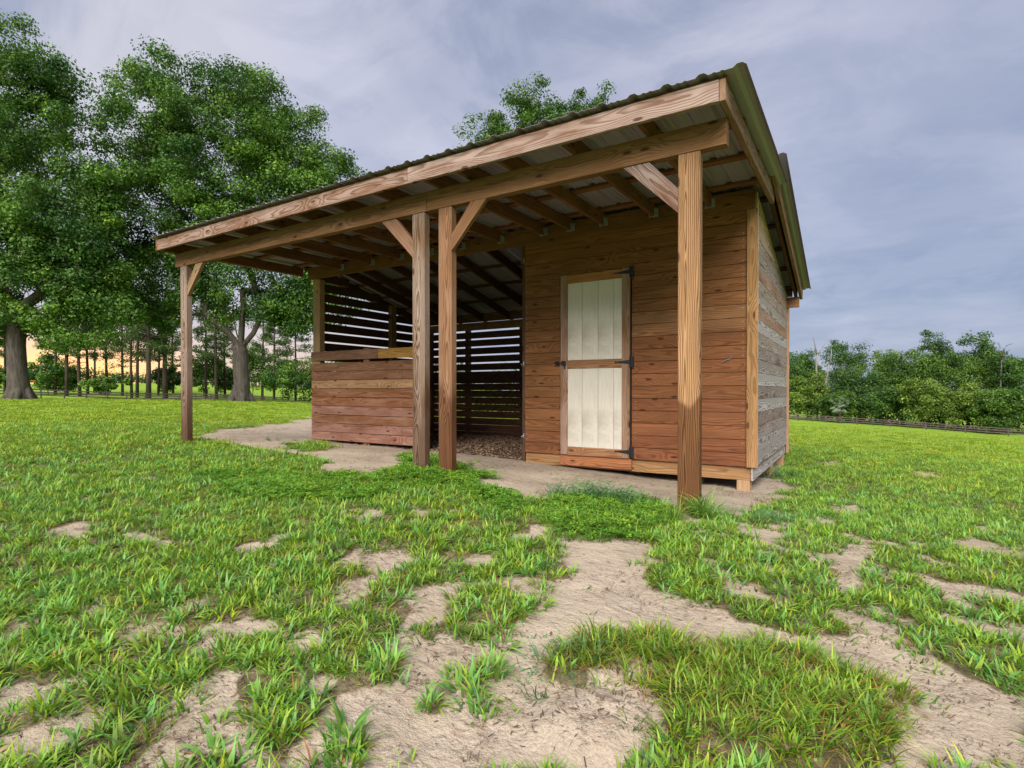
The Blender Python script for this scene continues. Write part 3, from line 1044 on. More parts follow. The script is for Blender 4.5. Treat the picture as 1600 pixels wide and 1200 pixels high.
# corner trim
board('corner_trim', ((ut + uc) / 2, W - .008, Z(P0)), ((ut + uc) / 2, W - .008, Z(1.808)), (1, 0, 0), uc - ut, .02, root, WOOD, (.33, .185, .08), .0, c=.003)
board('corner_trim', (uc - .009, W + .012, Z(P0) + .002), (uc - .009, W + .012, Z(1.97)), (0, 1, 0), .018, .018, root, WOOD, (.60, .50, .38), .1, c=.002)
# floor beam, door sill board, piers
board('floor_beam', (us, W + .043, Z(-.8375)), (dl, W + .043, Z(-.8375)), (0, 0, 1), .135, .04, root, WOOD, (.34, .19, .085))
board('floor_beam', (dl, W + .046, Z(-.8375)), (-.885, W + .046, Z(-.8375)), (0, 0, 1), .135, .04, root, WOOD, (.34, .19, .085))
board('sill_board', (dl + .002, W + .008, Z(-.825)), (dr - .002, W + .008, Z(-.825)), (0, 0, 1), .125, .028, root, WOOD, (.34, .14, .06))
mb = MB(); mb.box((us, W + .07, Z(-.80)), (-.87, R_ - .02, Z(-.775))); mb.build('floor_deck', simple("plywood", (.25, .17, .10), .9), root)


def pier(u, v, w=.125, d=.12, top=-.905):
    zb = H(u, v) - .2
    board('pier', (u, v, zb), (u, v, Z(top)), (1, 0, 0), w, d, root, WOOD, (.44, .28, .15), .1)


pier(-.965, W + .085); pier(-.935, 7.45); pier(-2.2, W + .35); pier(-3.3, W + .3); pier(-.94, 8.75); pier(-2.2, 7.4)

# side wall of the tack room, weathered silver
SILV = [(.26, .17, .11), (.30, .22, .17), (.22, .14, .10)]
xs0, xs1 = W + .004, 8.865
top_side = lambda v: rb(v) + .02 + 1.0
zk = -.9035
for k in range(24):
    z0 = Z(zk + k * PT) + .0018; z1 = Z(zk + (k + 1) * PT) - .0018
    a, b = xs0, xs1
    if k == 0: a = xs0 - .0
    if z0 >= top_side(a): break
    pts = [(a, z0), (b, z0), (b, z1), (a, z1)]
    # clip under the roof line
    out = []
    for i in range(4):
        p, q = pts[i], pts[(i + 1) % 4]
        fp, fq = top_side(p[0]) - p[1], top_side(q[0]) - q[1]
        if fp >= 0: out.append(p)
        if fp * fq < 0:
            t = fp / (fp - fq); out.append((p[0] + (q[0] - p[0]) * t, p[1] + (q[1] - p[1]) * t))
    if len(out) < 3: break
    g = random.choice([.95, 1.0, .7, .45, .9, .6]); col = random.choice(SILV)
    if k in (15, 12): g, col = .3, (.36, .20, .12)
    if k in (10,): g, col = .6, (.30, .2, .13)
    if k >= 18: g, col = max(.0, .75 - (k - 17) * .3), (.42, .27, .13)
    uo = -.8705 if k == 0 else -.853 + random.uniform(-.0015, .0015)
    prism('side_plank', out, (uo, 0, 0), (0, 1, 0), (0, 0, 1), .018, root, WOOD, col, g)
board('corner_trim', (-.842, 8.885, Z(-.895)), (-.842, 8.885, Z(1.34)), (0, 1, 0), .045, .035, root, WOOD, (.42, .26, .15), .05)
mb = MB(); mb.box((-.895, xs0 + .06, Z(P0)), (-.888, xs1, Z(1.25))); mb.build('light_block', BACKING, root)  # added black sheet, stops daylight behind the side planks

# the door -----------------------------------------------------------
vd = W - .004
door = MB()
# backing panel with three grooves: four boards' faces proud of a recessed back
dz0, dz1 = Z(-.757), Z(1.372)
door.box((-3.004, vd, dz0), (-2.142, vd + .012, dz1))
do = door.build('door', BACKING, root)
do["label"] = "cream panelled door framed in timber"
for a, b in ((-2.912, -2.727), (-2.723, -2.527), (-2.523, -2.336), (-2.332, -2.236)):
    for z0, z1 in ((Z(-.668), Z(.262)), (Z(.362), Z(1.268))):
        mb = MB()
        mb.box((-(b - a) / 2, -.005, -(z1 - z0) / 2), ((b - a) / 2, .005, (z1 - z0) / 2))
        mb.build('door_panel', CREAM, do, Matrix.Translation(((a + b) / 2, vd - .006, (z0 + z1) / 2)))
vr = vd - .0125
FR = (.32, .165, .08)
board('stile', (-2.9585, vr, dz0), (-2.9585, vr, dz1), (1, 0, 0), .089, .024, do, WOOD, lerp(FR, PINKB, .4), .32, c=.002)
board('stile', (-2.1885, vr, dz0), (-2.1885, vr, dz1), (1, 0, 0), .091, .024, do, WOOD, lerp(FR, TAN, .4), .28, c=.002)
for z in (1.320, .312, -.7105):
    board('rail', (-2.9135, vr + .0015, Z(z)), (-2.2345, vr + .0015, Z(z)), (0, 0, 1), .10 if z != .312 else .097, .024, do, WOOD, (.36, .17, .06) if z > 1 else FR, 0, c=.002)
for z in (1.325, .322, -.683):
    mb = MB()
    vf = vd - .027
    zc = Z(z)
    mb.box((-2.131, vf - .001, zc - .062), (-2.100, vf + .018, zc + .062))
    mb.tube([(-2.139, vf - .004, zc - .058), (-2.139, vf - .004, zc + .058)], .006, 8)
    for zz in (-.045, 0, .045): mb.tube([(-2.116, vf - .004, zc + zz), (-2.116, vf, zc + zz)], .005, 6)
    # tapering strap
    n = 6
    for i in range(n):
        x0 = -2.142 - i * .027; x1 = x0 - .0265; h0 = .024 - .0035 * i; h1 = .024 - .0035 * (i + 1) + .0006
        mb.add([(x0, vf - .003, zc - h0), (x1, vf - .003, zc - h1), (x1, vf - .003, zc + h1), (x0, vf - .003, zc + h0), (x0, vf + .0015, zc - h0), (x1, vf + .0015, zc - h1), (x1, vf + .0015, zc + h1), (x0, vf + .0015, zc + h0)],
               [(0, 3, 2, 1), (0, 1, 5, 4), (2, 3, 7, 6), (1, 2, 6, 5), (3, 0, 4, 7)])
    mb.tube([(-2.305, vf - .004, zc), (-2.305, vf + .001, zc)], .010, 8)
    mb.build('hinge', BLACK, do)
mb = MB()
zc = Z(.325); vf = vd - .026
mb.box((-2.985, vf - .012, zc - .028), (-2.930, vf, zc + .030)); mb.tube([(-3.075, vf - .008, zc + .004), (-2.94, vf - .008, zc + .004)], .0085, 8)
mb.tube([(-3.060, vf - .006, zc + .004), (-3.060, vf - .03, zc + .004)], .012, 8)
mb.box((-3.07, vf - .004, zc - .024), (-3.035, vf + .018, zc + .030)); mb.box((-2.95, vf - .016, zc - .062), (-2.934, vf - .004, zc - .01))
mb.build('latch', BLACK, do)
# hook hanging on the wall right of the near post
mb = MB()
mb.tube([(-1.16, W - .012, Z(.295)), (-1.13, W - .018, Z(.312)), (-1.09, W - .016, Z(.325)), (-1.075, W - .010, Z(.345)), (-1.09, W - .008, Z(.352))], .0045, 6)
mb.build('hook', ZINC, root)

# the stall: opening, half wall, slatted walls -----------------------
board('jamb_post', (us - .02, W + .03, H(us, W) - .1), (us - .02, W + .03, Z(1.99)), (1, 0, 0), .036, .06, root, WOOD, (.10, .055, .035))
for z in (1.62, .34, -.56):
    mb = MB()
    mb.box((us - .014, W - .012, Z(z) - .03), (us - .004, W - .002, Z(z) + .03))
    mb.tube([(us - .012, W - .012, Z(z)), (us - .035, W - .035, Z(z) - .012), (us - .03, W - .02, Z(z) - .035)], .004, 6)
    mb.build('gate_eye', ZINC, root)
hl, hr = -7.578, -5.13
for k in range(9):
    z = Z(-.791 + (k + .5) * .1375)
    col = lerp(REDD, BROWN, .55) if k < 6 else lerp(BROWN, PINKB, .5)
    if k in (1, 3, 0): col = lerp(REDD, (.30, .16, .12), .5)
    if k == 6: col = (.33, .19, .095)
    cuts = [hl, hr]
    if k in (1, 4, 7): cuts = [hl, -5.58, hr]
    if k == 0: cuts = [hl, -6.85, -5.58, hr]
    for a, b in zip(cuts, cuts[1:]):
        vv = W + .010 + random.uniform(-.004, .002)
        board('half_wall_plank', (a + .001, vv, z), (b - .001, vv, z + random.uniform(-.003, .003)), (0, 0, 1), .1315, .022, root, WOOD, col, .14 if k < 6 else .10, c=.003)
board('half_wall_plank', (hl, W + .004, Z(.560)), (-6.06, W + .004, Z(.556)), (0, 0, 1), .145, .024, root, WOOD, lerp(PINKB, TAN, .4), .10)
board('half_wall_plank', (-6.057, W + .006, Z(.556)), (hr, W + .006, Z(.552)), (0, 0, 1), .145, .024, root, WOOD, (.38, .20, .05), .03)
board('stud', (-6.34, W + .042, H(-6.3, W) - .1), (-6.34, W + .042, Z(.655)), (1, 0, 0), .12, .038, root, WOOD, TAN, .1)
board('stall_post', (-7.482, W + .075, H(-7.5, W) - .2), (-7.482, W + .075, Z(1.81)), (1, 0, 0), .166, .10, root, WOOD, (.40, .25, .13))
board('stall_post', (-5.20, W + .072, H(-5.2, W) - .2), (-5.20, W + .072, Z(1.81)), (1, 0, 0), .10, .09, root, WOOD, (.13, .08, .045))
board('stall_post', (-7.50, 7.72, H(-7.5, 7.7) - .2), (-7.50, 7.72, Z(rb(7.72))), (0, 1, 0), .135, .09, root, WOOD, (.30, .18, .09))
board('stall_post', (-7.48, 8.80, H(-7.5, 8.8) - .2), (-7.48, 8.80, Z(1.19)), (0, 1, 0), .09, .12, root, WOOD, DK)
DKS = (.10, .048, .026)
# left slatted wall: open gaps above, tight below
def slat_rows():
    rows = []
    z = -.93
    while z < .25:
        rows.append((z, z + .131)); z += .1375
    z = .3285
    rows.append((.165 + .03, .3285 - .014)) if False else None
    zz = rows[-1][1] + .006
    zz = .335
    while zz < 2.1:
        rows.append((zz, zz + .137)); zz += .1645
    return rows


for z0, z1 in slat_rows():
    lim = lambda v: rb(v) + .125
    a, b = W + .12, 8.86
    if z0 > lim(a): break
    # slat ends where the roof comes down on it
    if z1 > lim(b):
        b2 = W + (2.17 - .022 - .02 - z1) / .2256
        b = min(b, max(b2, a + .2))
        if b2 < a + .25: continue
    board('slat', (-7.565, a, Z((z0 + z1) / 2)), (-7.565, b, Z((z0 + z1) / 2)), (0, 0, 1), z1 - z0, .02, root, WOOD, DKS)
# back wall
zz = [-.93 + .1345 * k for k in range(9)]
rows = [(z, z + .1285) for z in zz]
z = .268
rows2 = [(.268 - .0, .268 + .112)]
for zg in (.391, .548, .705, .862, 1.018):
    rows2.append((zg + .015, zg + .157 - .015))
for z0, z1 in rows + rows2:
    if z1 > 1.19: continue
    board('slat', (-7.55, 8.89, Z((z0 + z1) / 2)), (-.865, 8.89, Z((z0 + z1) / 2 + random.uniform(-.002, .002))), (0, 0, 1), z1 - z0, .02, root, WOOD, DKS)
for u in (-6.62, -5.35, -4.1):
    board('stall_post', (u, 8.95, H(u, 8.9) - .2), (u, 8.95, Z(1.26)), (1, 0, 0), .09, .09, root, WOOD, DK)
# partition between stall and tack room
for k in range(22):
    z0 = -.93 + k * PT
    lim = (W + (2.0 - z0 - PT) / .2256)
    b = min(8.86, lim)
    if b < W + .5: break
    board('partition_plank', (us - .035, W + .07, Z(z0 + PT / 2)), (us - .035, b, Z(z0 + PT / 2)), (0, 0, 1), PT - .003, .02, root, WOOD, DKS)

# ------------------------------------------------------------------ trees
def tube_np(mb, pts, rad, seg):
    mb.tube(pts, rad, seg, cap=False)


def leaves_mesh(name, centers, rad, per, size, mat, flat=.65, up=.5, seed=1, droop=0.0, aspect=.55):
    g = np.random.default_rng(seed)
    n = len(centers)
    c = np.repeat(centers, per, axis=0)
    rr = np.repeat(rad, per)
    d = g.normal(size=(n * per, 3)); d /= np.linalg.norm(d, axis=1)[:, None]
    rad_f = g.random(n * per) ** .45
    p = c + d * (rr * rad_f)[:, None] * np.array([1, 1, flat])
    p[:, 2] -= droop * (rad_f * rr) * g.random(n * per)
    N = g.normal(size=(n * per, 3)) * .75 + d * 1.25 + np.array([0, 0, up])
    N /= np.linalg.norm(N, axis=1)[:, None]
    t = np.cross(N, g.normal(size=(n * per, 3))); t /= np.linalg.norm(t, axis=1)[:, None] + 1e-9
    b = np.cross(N, t)
    s = size * (.6 + .8 * g.random(n * per))[:, None]
    v = np.empty((n * per, 4, 3))
    v[:, 0] = p - t * s * .5
    v[:, 1] = p + b * s * aspect * .5 + N * s * .08
    v[:, 2] = p + t * s * .5
    v[:, 3] = p - b * s * aspect * .5 + N * s * .08
    sh = np.repeat(.55 * g.random(n * per) + .45 * np.repeat(g.random(n), per), 4)  # random leaf tone, plus lit and shaded clumps painted in per clump
    q = np.arange(n * per * 4).reshape(-1, 4)
    return np_mesh(name, v.reshape(-1, 3), q, attrs={'shade': sh}, mat=mat)


def skeleton(fork, base, centers, r0, seed, limbs=None, seg=7, minr=.012):
    """branch tree joining the leaf clumps to the trunk"""
    g = random.Random(seed)
    nodes = [Vector(fork)]
    parent = [-1]
    for l in (limbs or []):
        nodes.append(Vector(l)); parent.append(0)
    cs = sorted([Vector(c) for c in centers], key=lambda c: (c - nodes[0]).length)
    for c in cs:
        best, bi = 1e9, 0
        for i, nd in enumerate(nodes):
            if i == 0 and limbs: continue
            d = (c - nd).length + .35 * (nd - nodes[0]).length
            if d < best: best, bi = d, i
        nodes.append(c); parent.append(bi)
    cnt = [1] * len(nodes)
    for i in range(len(nodes) - 1, 0, -1): cnt[parent[i]] += cnt[i]
    tot = cnt[0]
    mb = MB()
    for i in range(1, len(nodes)):
        a, b = nodes[parent[i]], nodes[i]
        ra = max(minr, r0 * .72 * (cnt[i] / tot) ** .62)
        nch = cnt[i] - 1
        rb_ = max(minr * .6, ra * (.85 if nch else .4))
        L = (b - a).length
        m1 = a.lerp(b, .35) + Vector((g.uniform(-1, 1), g.uniform(-1, 1), g.uniform(-.2, 1))) * L * .10
        m2 = a.lerp(b, .7) + Vector((g.uniform(-1, 1), g.uniform(-1, 1), g.uniform(-.5, 1))) * L * .08
        mb.tube([a, m1, m2, b], [ra, ra * .95, (ra + rb_) / 2, rb_], seg if ra > .08 else 4, cap=False)
    base = Vector(base); fk = Vector(fork)
    pts = []; rads = []
    for t, k in ((0, 1.3), (.05, 1.1), (.14, .98), (.35, .86), (.65, .82), (.9, .86), (1, .85), (1.08, .6)):
        pts.append(base.lerp(fk, t) + Vector((g.uniform(-1, 1), g.uniform(-1, 1), 0)) * r0 * .12)
        rads.append(r0 * k)
    pts[0].z -= .15
    mb.tube(pts, rads, 14)
    # root flares
    for k in range(7):
        w = k * .9 + g.random()
        mb.tube([base + Vector((math.cos(w) * r0 * .55, math.sin(w) * r0 * .55, r0 * 1.3)), base + Vector((math.cos(w) * r0 * 1.05, math.sin(w) * r0 * 1.05, r0 * .35)), base + Vector((math.cos(w) * r0 * 1.7, math.sin(w) * r0 * 1.7, -.15))],
                [r0 * .42, r0 * .36, r0 * .20], 7)
    return mb


def clump_centers(ells, n, g, right, fwd, shell=.35):
    """ells: (lateral, height, depth, r_lat, r_h, r_dep) around the tree base"""
    vols = np.array([e[3] * e[4] for e in ells]); vols /= vols.sum()
    out = []
    while len(out) < n:
        e = ells[g.choice(len(ells), p=vols)]
        d = g.normal(size=3); d /= np.linalg.norm(d)
        r = g.random() ** shell
        l, h, dd = e[0] + d[0] * e[3] * r, e[1] + d[1] * e[4] * r, e[2] + d[2] * e[5] * r
        out.append((l * right[0] + dd * fwd[0], l * right[1] + dd * fwd[1], h))
    return np.array(out)


RIGHT = np.array([math.cos(YAW), math.sin(YAW)])
FWD = np.array([-math.sin(YAW), math.cos(YAW)])


def big_tree(name, label, cat, px, depth, ells_px, r0, fork_h, n, per, crad, leaf, mat, seed, group=None, bark_m=BARK, shell=.35, dep=1.0, droop=0.0, aspect=.55, lean=0, flat=.65, limbs=()):
    """ells_px: (px, py, rpx, rpy) outlines at the tree's own distance, turned into metres"""
    u, v = at(px, depth); zb = H(u, v)
    m = depth / FPX
    g = np.random.default_rng(seed)
    ells = []
    for e in ells_px:
        lat = (e[0] - px) * m; h = CAMZ + (610.6 - e[1]) * m - zb
        dz = (e[4] if len(e) > 4 else 0.0)
        ells.append((lat, h, dz, e[2] * m, e[3] * m, (e[2] * .5 + e[3] * .5) * m * dep))
    cs = clump_centers(ells, n, g, RIGHT, FWD, shell)
    cs = cs[cs[:, 2] > .8]
    root_ = empty(name, (u, v, zb))
    tag(root_, label, cat, group)
    world_c = cs + np.array([u, v, zb])
    fork = (u + lean * RIGHT[0], v + lean * RIGHT[1], zb + fork_h)
    lm = []
    for lx, ly, ld in limbs:
        l = (lx - px) * m; lm.append((u + l * RIGHT[0] + ld * FWD[0], v + l * RIGHT[1] + ld * FWD[1], CAMZ + (610.6 - ly) * m))
    mb = skeleton(fork, (u, v, zb), [tuple(c) for c in world_c], r0, seed, limbs=lm)
    mb.build('trunk', bark_m, root_, smooth=True)
    me = leaves_mesh('crown', world_c, crad * (.6 + .8 * g.random(len(cs))), per, leaf, mat, seed=seed, droop=droop, aspect=aspect, flat=flat)
    o = bpy.data.objects.new('crown', me)
    place(o, Matrix(), root_)
    return root_


big_tree('oak_tree', 'huge broad live oak with forked trunk in full view beside shelter', 'tree', 376, 28,
         [(270, 165, 70, 75), (330, 220, 130, 110), (400, 190, 75, 70), (455, 245, 80, 75), (500, 300, 68, 70), (420, 330, 120, 90), (300, 340, 140, 90), (215, 250, 70, 90),
          (500, 400, 80, 60), (250, 430, 120, 55), (430, 440, 110, 45), (180, 400, 60, 70), (470, 470, 60, 40), (300, 480, 90, 30), (220, 490, 60, 35), (450, 500, 50, 28), (520, 480, 50, 45)],
         .44, 2.7, 700, 330, .78, .135, LEAF_OAK, 11, limbs=[(330, 492, -.6), (352, 470, .8), (384, 455, -.3), (412, 472, .9), (438, 496, -.5), (372, 480, -1.6)])
big_tree('oak_tree', 'huge live oak at left edge with gappy crown and thick trunk', 'tree', 30, 24,
         [(15, 90, 60, 60), (70, 130, 55, 50), (60, 200, 90, 60), (-60, 200, 120, 130), (125, 215, 40, 45), (30, 330, 130, 80), (150, 275, 50, 45), (140, 320, 60, 40), (110, 360, 90, 60), (-60, 400, 120, 70), (40, 430, 140, 50),
          (150, 440, 60, 45), (-120, 300, 130, 120), (190, 170, 30, 30), (100, 490, 70, 30), (-30, 480, 90, 35), (170, 480, 50, 30), (80, 400, 120, 60), (110, 520, 60, 22), (10, 505, 60, 25), (-60, 520, 60, 30)],
         .41, 3.6, 680, 290, .72, .128, LEAF_OAK, 12, shell=.5, lean=-.15, limbs=[(-40, 430, .5), (10, 410, -.8), (45, 400, .9), (85, 440, -.3)])
big_tree('oak_tree', 'airy treetop with twiggy fringe rising behind the shelter roof', 'tree', 850, 27,
         [(830, 170, 50, 42), (885, 190, 60, 32), (765, 205, 42, 30), (925, 175, 48, 34), (850, 230, 110, 60), (930, 240, 80, 60), (780, 260, 70, 50), (850, 330, 120, 60)],
         .30, 4.0, 380, 150, .48, .12, LEAF_MID, 13, shell=.5)

# slender pines beyond the left fence
def pine(px, depth, h, r, seed, label, lean=0.0, crown0=.45):
    g = random.Random(seed); gn = np.random.default_rng(seed)
    u, v = at(px, depth); zb = H(u, v)
    rt = empty('pine_tree', (u, v, zb))
    tag(rt, label, 'tree', 'slender pines beyond the left fence')
    top = Vector((u + lean * RIGHT[0], v + lean * RIGHT[1], zb + h))
    base = Vector((u, v, zb - .2))
    mb = MB()
    pts = [base.lerp(top, t) + Vector((g.uniform(-1, 1) * .06, g.uniform(-1, 1) * .06, 0)) for t in (0, .25, .5, .75, 1)]
    mb.tube(pts, [r, r * .85, r * .7, r * .5, r * .15], 7)
    cs = []
    nb = int(16 + h * 1.2)
    for k in range(nb):
        t = crown0 + (1 - crown0) * (k + g.random()) / nb
        w = g.random() * 6.28
        L = (1.12 - t) * h * .30 * g.uniform(.5, 1.2)
        p = base.lerp(top, t)
        q = p + Vector((math.cos(w) * L, math.sin(w) * L, L * g.uniform(-.1, .35)))
        mb.tube([p, p.lerp(q, .5) + Vector((0, 0, -.03 * L)), q], [r * .22, r * .15, .012], 4, cap=False)
        cs.append(tuple(q)); cs.append(tuple(p.lerp(q, .62)))
    for k in range(3):   # dead stubs lower down
        t = g.uniform(.12, crown0); w = g.random() * 6.28; p = base.lerp(top, t); q = p + Vector((math.cos(w), math.sin(w), .1)) * g.uniform(.4, 1.1)
        mb.tube([p, q], [.03, .01], 4, cap=False)
    mb.build('trunk', BARK_PINE, rt, smooth=True)
    cs = np.array(cs)
    me = leaves_mesh('crown', cs, .70 + .55 * gn.random(len(cs)), 66, .36, LEAF_PINE, flat=.6, seed=seed, aspect=.35)
    place(bpy.data.objects.new('crown', me), Matrix(), rt)


PINES = [(-22, 60, 11.5, .18), (8, 64, 12, .16), (86, 62, 11, .16), (104, 60, 13, .20), (124, 60, 11.5, .19), (137, 66, 13.5, .17), (147, 72, 12.5, .15), (166, 66, 13, .17), (191, 64, 12, .16),
         (206, 58, 13.5, .15), (214, 62, 12.5, .19), (232, 56, 12.8, .27), (247, 68, 11, .15), (258, 60, 11, .30), (271, 74, 13, .16), (322, 66, 12, .17), (338, 62, 13, .18), (352, 70, 12, .17), (410, 72, 13, .17), (428, 66, 12, .16), (462, 74, 13, .17)]
PLAB = {0: 'slim pine just outside the left edge of the oak trunk', 1: 'slim pine seen left of the thick oak trunk',
        2: 'leftmost pine to the right of the thick oak trunk', 3: 'second pine right of the thick oak trunk', 4: 'third pine right of the thick oak trunk', 5: 'straight pine just left of the low round shrub',
        6: 'thin pine over left side of the low round shrub', 7: 'pine rising above the middle of the low round shrub', 8: 'pine rising from right side of the low round shrub', 9: 'thin leaning left stem of the close pine pair',
        10: 'thicker right stem of the close pine pair', 11: 'thickest dark pine trunk left of corner porch post', 12: 'thin pine between the two thickest pine trunks', 13: 'stout short pine trunk nearest to corner porch post',
        14: 'thin distant pine beside the corner porch post', 15: 'pine between corner porch post and big oak trunk', 16: 'middle pine just left of the big oak trunk', 17: 'pine touching the left edge of big oak trunk',
        18: 'first pine right of the big oak trunk', 19: 'second pine right of the big oak trunk', 20: 'pine right next to the stall corner'}
for i, (px, d, h, r) in enumerate(PINES):
    pine(px, d * 1.5, h * 1.45, r * 1.5, 100 + i, PLAB[i], lean=random.uniform(-.5, .5), crown0=.30 + .2 * ((i * 7) % 5) / 5)


def shrub(name, label, px, depth, w, h, mat, seed, n=26, per=130, leaf=.22, group=None, cat='shrub', base=None, trunk=.08):
    """rounded bush or low tree: w, h in metres"""
    u, v = at(px, depth); zb = H(u, v)
    g = np.random.default_rng(seed)
    r_ = empty(name, (u, v, zb)); tag(r_, label, cat, group)
    ells = [(0, h * .55, 0, w * .5, h * .42, w * .45)]
    for k in range(5):
        a = g.random() * 6.28
        ells.append((math.cos(a) * w * .3, h * g.uniform(.3, .85), math.sin(a) * w * .25, w * .24, h * .2, w * .24))
    cs = clump_centers(ells, n, g, RIGHT, FWD, .4) + np.array([u, v, zb])
    mb = skeleton((u, v, zb + h * .22), (u, v, zb), [tuple(c) for c in cs], trunk, seed)
    mb.build('trunk', BARK, r_, smooth=True)
    me = leaves_mesh('crown', cs, np.full(len(cs), min(w, h) * (.17 if cat == 'shrub' else .145)) * (.7 + .7 * g.random(len(cs))), per, leaf, mat, seed=seed, flat=.75)
    place(bpy.data.objects.new('crown', me), Matrix(), r_)
    return r_


for i, (px, d, w, h, mat, lab) in enumerate([
    (168, 57, 4.6, 2.3, LEAF_MID, 'low round shrub under the pines by left fence'),
    (75, 62, 4.2, 4.4, LEAF_OAK, 'dark bush right of the thick oak trunk'),
    (105, 66, 3.4, 3.2, LEAF_MID, 'small bush behind fence beside the dark bush'),
    (-10, 60, 4.5, 3.6, LEAF_OAK, 'bush half cut off by the left edge'),
    (262, 70, 3.0, 3.6, LEAF_PINE, 'ragged bush by the stout pine trunk'),
    (318, 68, 4.2, 5.8, LEAF_OAK, 'dark upright bush just right of corner porch post'),
    (345, 74, 3.6, 4.2, LEAF_PINE, 'yellowish bush left of the big oak trunk'),
    (410, 70, 4.6, 6.8, LEAF_MID, 'tall green bush right of the big oak trunk'),
    (442, 66, 4.6, 5.2, LEAF_OAK, 'dark spreading bush between oak trunk and stall'),
    (474, 72, 4.8, 7.2, LEAF_LIME, 'bright green bush against the stall corner'),
    (395, 78, 4.5, 7.5, LEAF_LIME, 'bright leafy young tree behind the big oak trunk'),
    (520, 74, 5.0, 7.5, LEAF_MID, 'bush glimpsed between the slats behind the stall corner'),
]):
    shrub('shrub', lab, px, d * 1.5, w * 1.5, h * 1.5, mat, 300 + i, n=38, per=150, leaf=.36, group='shrubs along the left fence')

# wood edge seen through the back slats and to the right of the shelter
RT = [  # px, depth, width, height, material, label
    (590, 95, 12, 11, LEAF_MID, 'tree behind the shelter seen through left wall slats'),
    (690, 98, 13, 10, LEAF_DARK, 'tree behind the shelter seen through back slats, left'),
    (790, 100, 12, 9.5, LEAF_MID, 'tree behind the shelter seen through back slats, right'),
    (900, 104, 14, 11, LEAF_DARK, 'tree hidden behind the tack room, left'),
    (1000, 108, 14, 11, LEAF_MID, 'tree hidden behind the tack room, middle'),
    (1110, 112, 14, 12, LEAF_DARK, 'tree hidden behind the tack room, right'),
    (1215, 118, 13, 15.5, LEAF_DARK, 'dark tree touching the rear corner of tack room'),
    (1262, 124, 9, 15.8, LEAF_MID, 'loose tree just left of the bleached dead snag'),
    (1268, 112, 10, 10.5, LEAF_LIME, 'bright yellow green tree below the dead snag'),
    (1325, 122, 12, 17.5, LEAF_DARK, 'airy tree with sky gaps right of the dead snag'),
    (1345, 108, 12, 11.0, LEAF_DARK, 'dark rounded tree right of the cabbage palm'),
    (1375, 116, 11, 15.5, LEAF_MID, 'sloping crown tree left of the tallest treetop'),
    (1410, 108, 13, 15.0, LEAF_MID, 'dense green tree under the sloping treetops'),
    (1448, 110, 10, 19.5, LEAF_DARK, 'tallest tree with knobbly top above tree line'),
    (1475, 100, 11, 14.5, LEAF_MID, 'green tree in front of the two tallest crowns'),
    (1512, 106, 12, 18.3, LEAF_DARK, 'second tallest tree with broad domed crown'),
    (1445, 94, 9, 9.0, LEAF_LIME, 'light green small tree with pale forked stems'),
    (1498, 92, 9, 8.6, LEAF_LIME, 'light green small tree beside dark trunk'),
    (1550, 96, 11, 13.2, LEAF_MID, 'rounded tree beneath the dead branched crown'),
    (1592, 90, 10, 13.0, LEAF_DARK, 'dark tree at the right edge of the tree line'),
    (1560, 86, 9, 7.4, LEAF_MID, 'low leafy tree near right end of the fence'),
    (1650, 88, 12, 13.5, LEAF_MID, 'tree cut off by the right edge'),
    (1310, 104, 8, 6.0, LEAF_MID, 'low bushy tree behind the cabbage palm'),
    (1385, 100, 9, 7.0, LEAF_DARK, 'low dark tree behind the middle of right fence'),
]
for i, (px, d, w, h, mat, lab) in enumerate(RT):
    hid = px < 1200
    shrub('woodland_tree', lab, px, d, w * .82, h, mat, 400 + i, n=40 if hid else 105, per=60 if hid else 135, leaf=.42 if hid else .34, group='trees of the wood edge', cat='tree', trunk=.20)


def understory():
    g = np.random.default_rng(91)
    cs = []
    for px in np.linspace(480, 1700, 190):
        d = np.interp(px, [480, 700, 1235, 1600, 1700], [104, 112, 114, 90, 86]) + g.uniform(-2, 5)
        u, v = at(px, d)
        zb = H(u, v)
        for k in range(3):
            cs.append((u + g.normal() * .8, v + g.normal() * .8, zb + g.uniform(.4, 4.2)))
    cs = np.array(cs)
    me = leaves_mesh('undergrowth', cs, 1.2 + .7 * g.random(len(cs)), 55, .42, LEAF_DARK, seed=5, flat=.9)
    o = bpy.data.objects.new('undergrowth', me)
    place(o, Matrix())
    tag(o, 'tangled dark undergrowth filling the wood edge behind the right fence', 'undergrowth', kind='stuff')
    cs = []
    for px in np.linspace(-80, 560, 150):
        d = 275 + g.uniform(-5, 15)
        u, v = at(px, d); zb = H(u, v)
        for k in range(3): cs.append((u + g.normal() * 2, v + g.normal() * 2, zb + g.uniform(.5, 6.0 + 3 * math.sin(px * .02))))
    cs = np.array(cs)
    me = leaves_mesh('distant_woods', cs, 2.6 + 1.5 * g.random(len(cs)), 36, 1.1, LEAF_DARK, seed=6, flat=.9)
    o = bpy.data.objects.new('distant_woods', me)
    place(o, Matrix())
    tag(o, 'far line of woods across the bright field at left', 'woods', kind='stuff')


understory()


def snag(px, depth, pts, label, name='dead_tree'):
    u, v = at(px, depth); zb = H(u, v); m = depth / FPX
    r_ = empty(name, (u, v, zb)); tag(r_, label, 'dead tree')
    g = random.Random(px)
    for nm, line, ra, rb2 in pts:
        P = []
        for x, y in line:
            l = (x - px) * m; h = CAMZ + (610.6 - y) * m
            P.append(Vector((u + RIGHT[0] * l + FWD[0] * g.uniform(-.2, .2), v + RIGHT[1] * l + FWD[1] * g.uniform(-.2, .2), h)))
        mb = MB(); n = len(P)
        mb.tube(P, [ra + (rb2 - ra) * i / (n - 1) for i in range(n)], 7)
        mb.build(nm, BARK_PALE if 'twig' not in nm else BARK_PINE, r_, smooth=True)


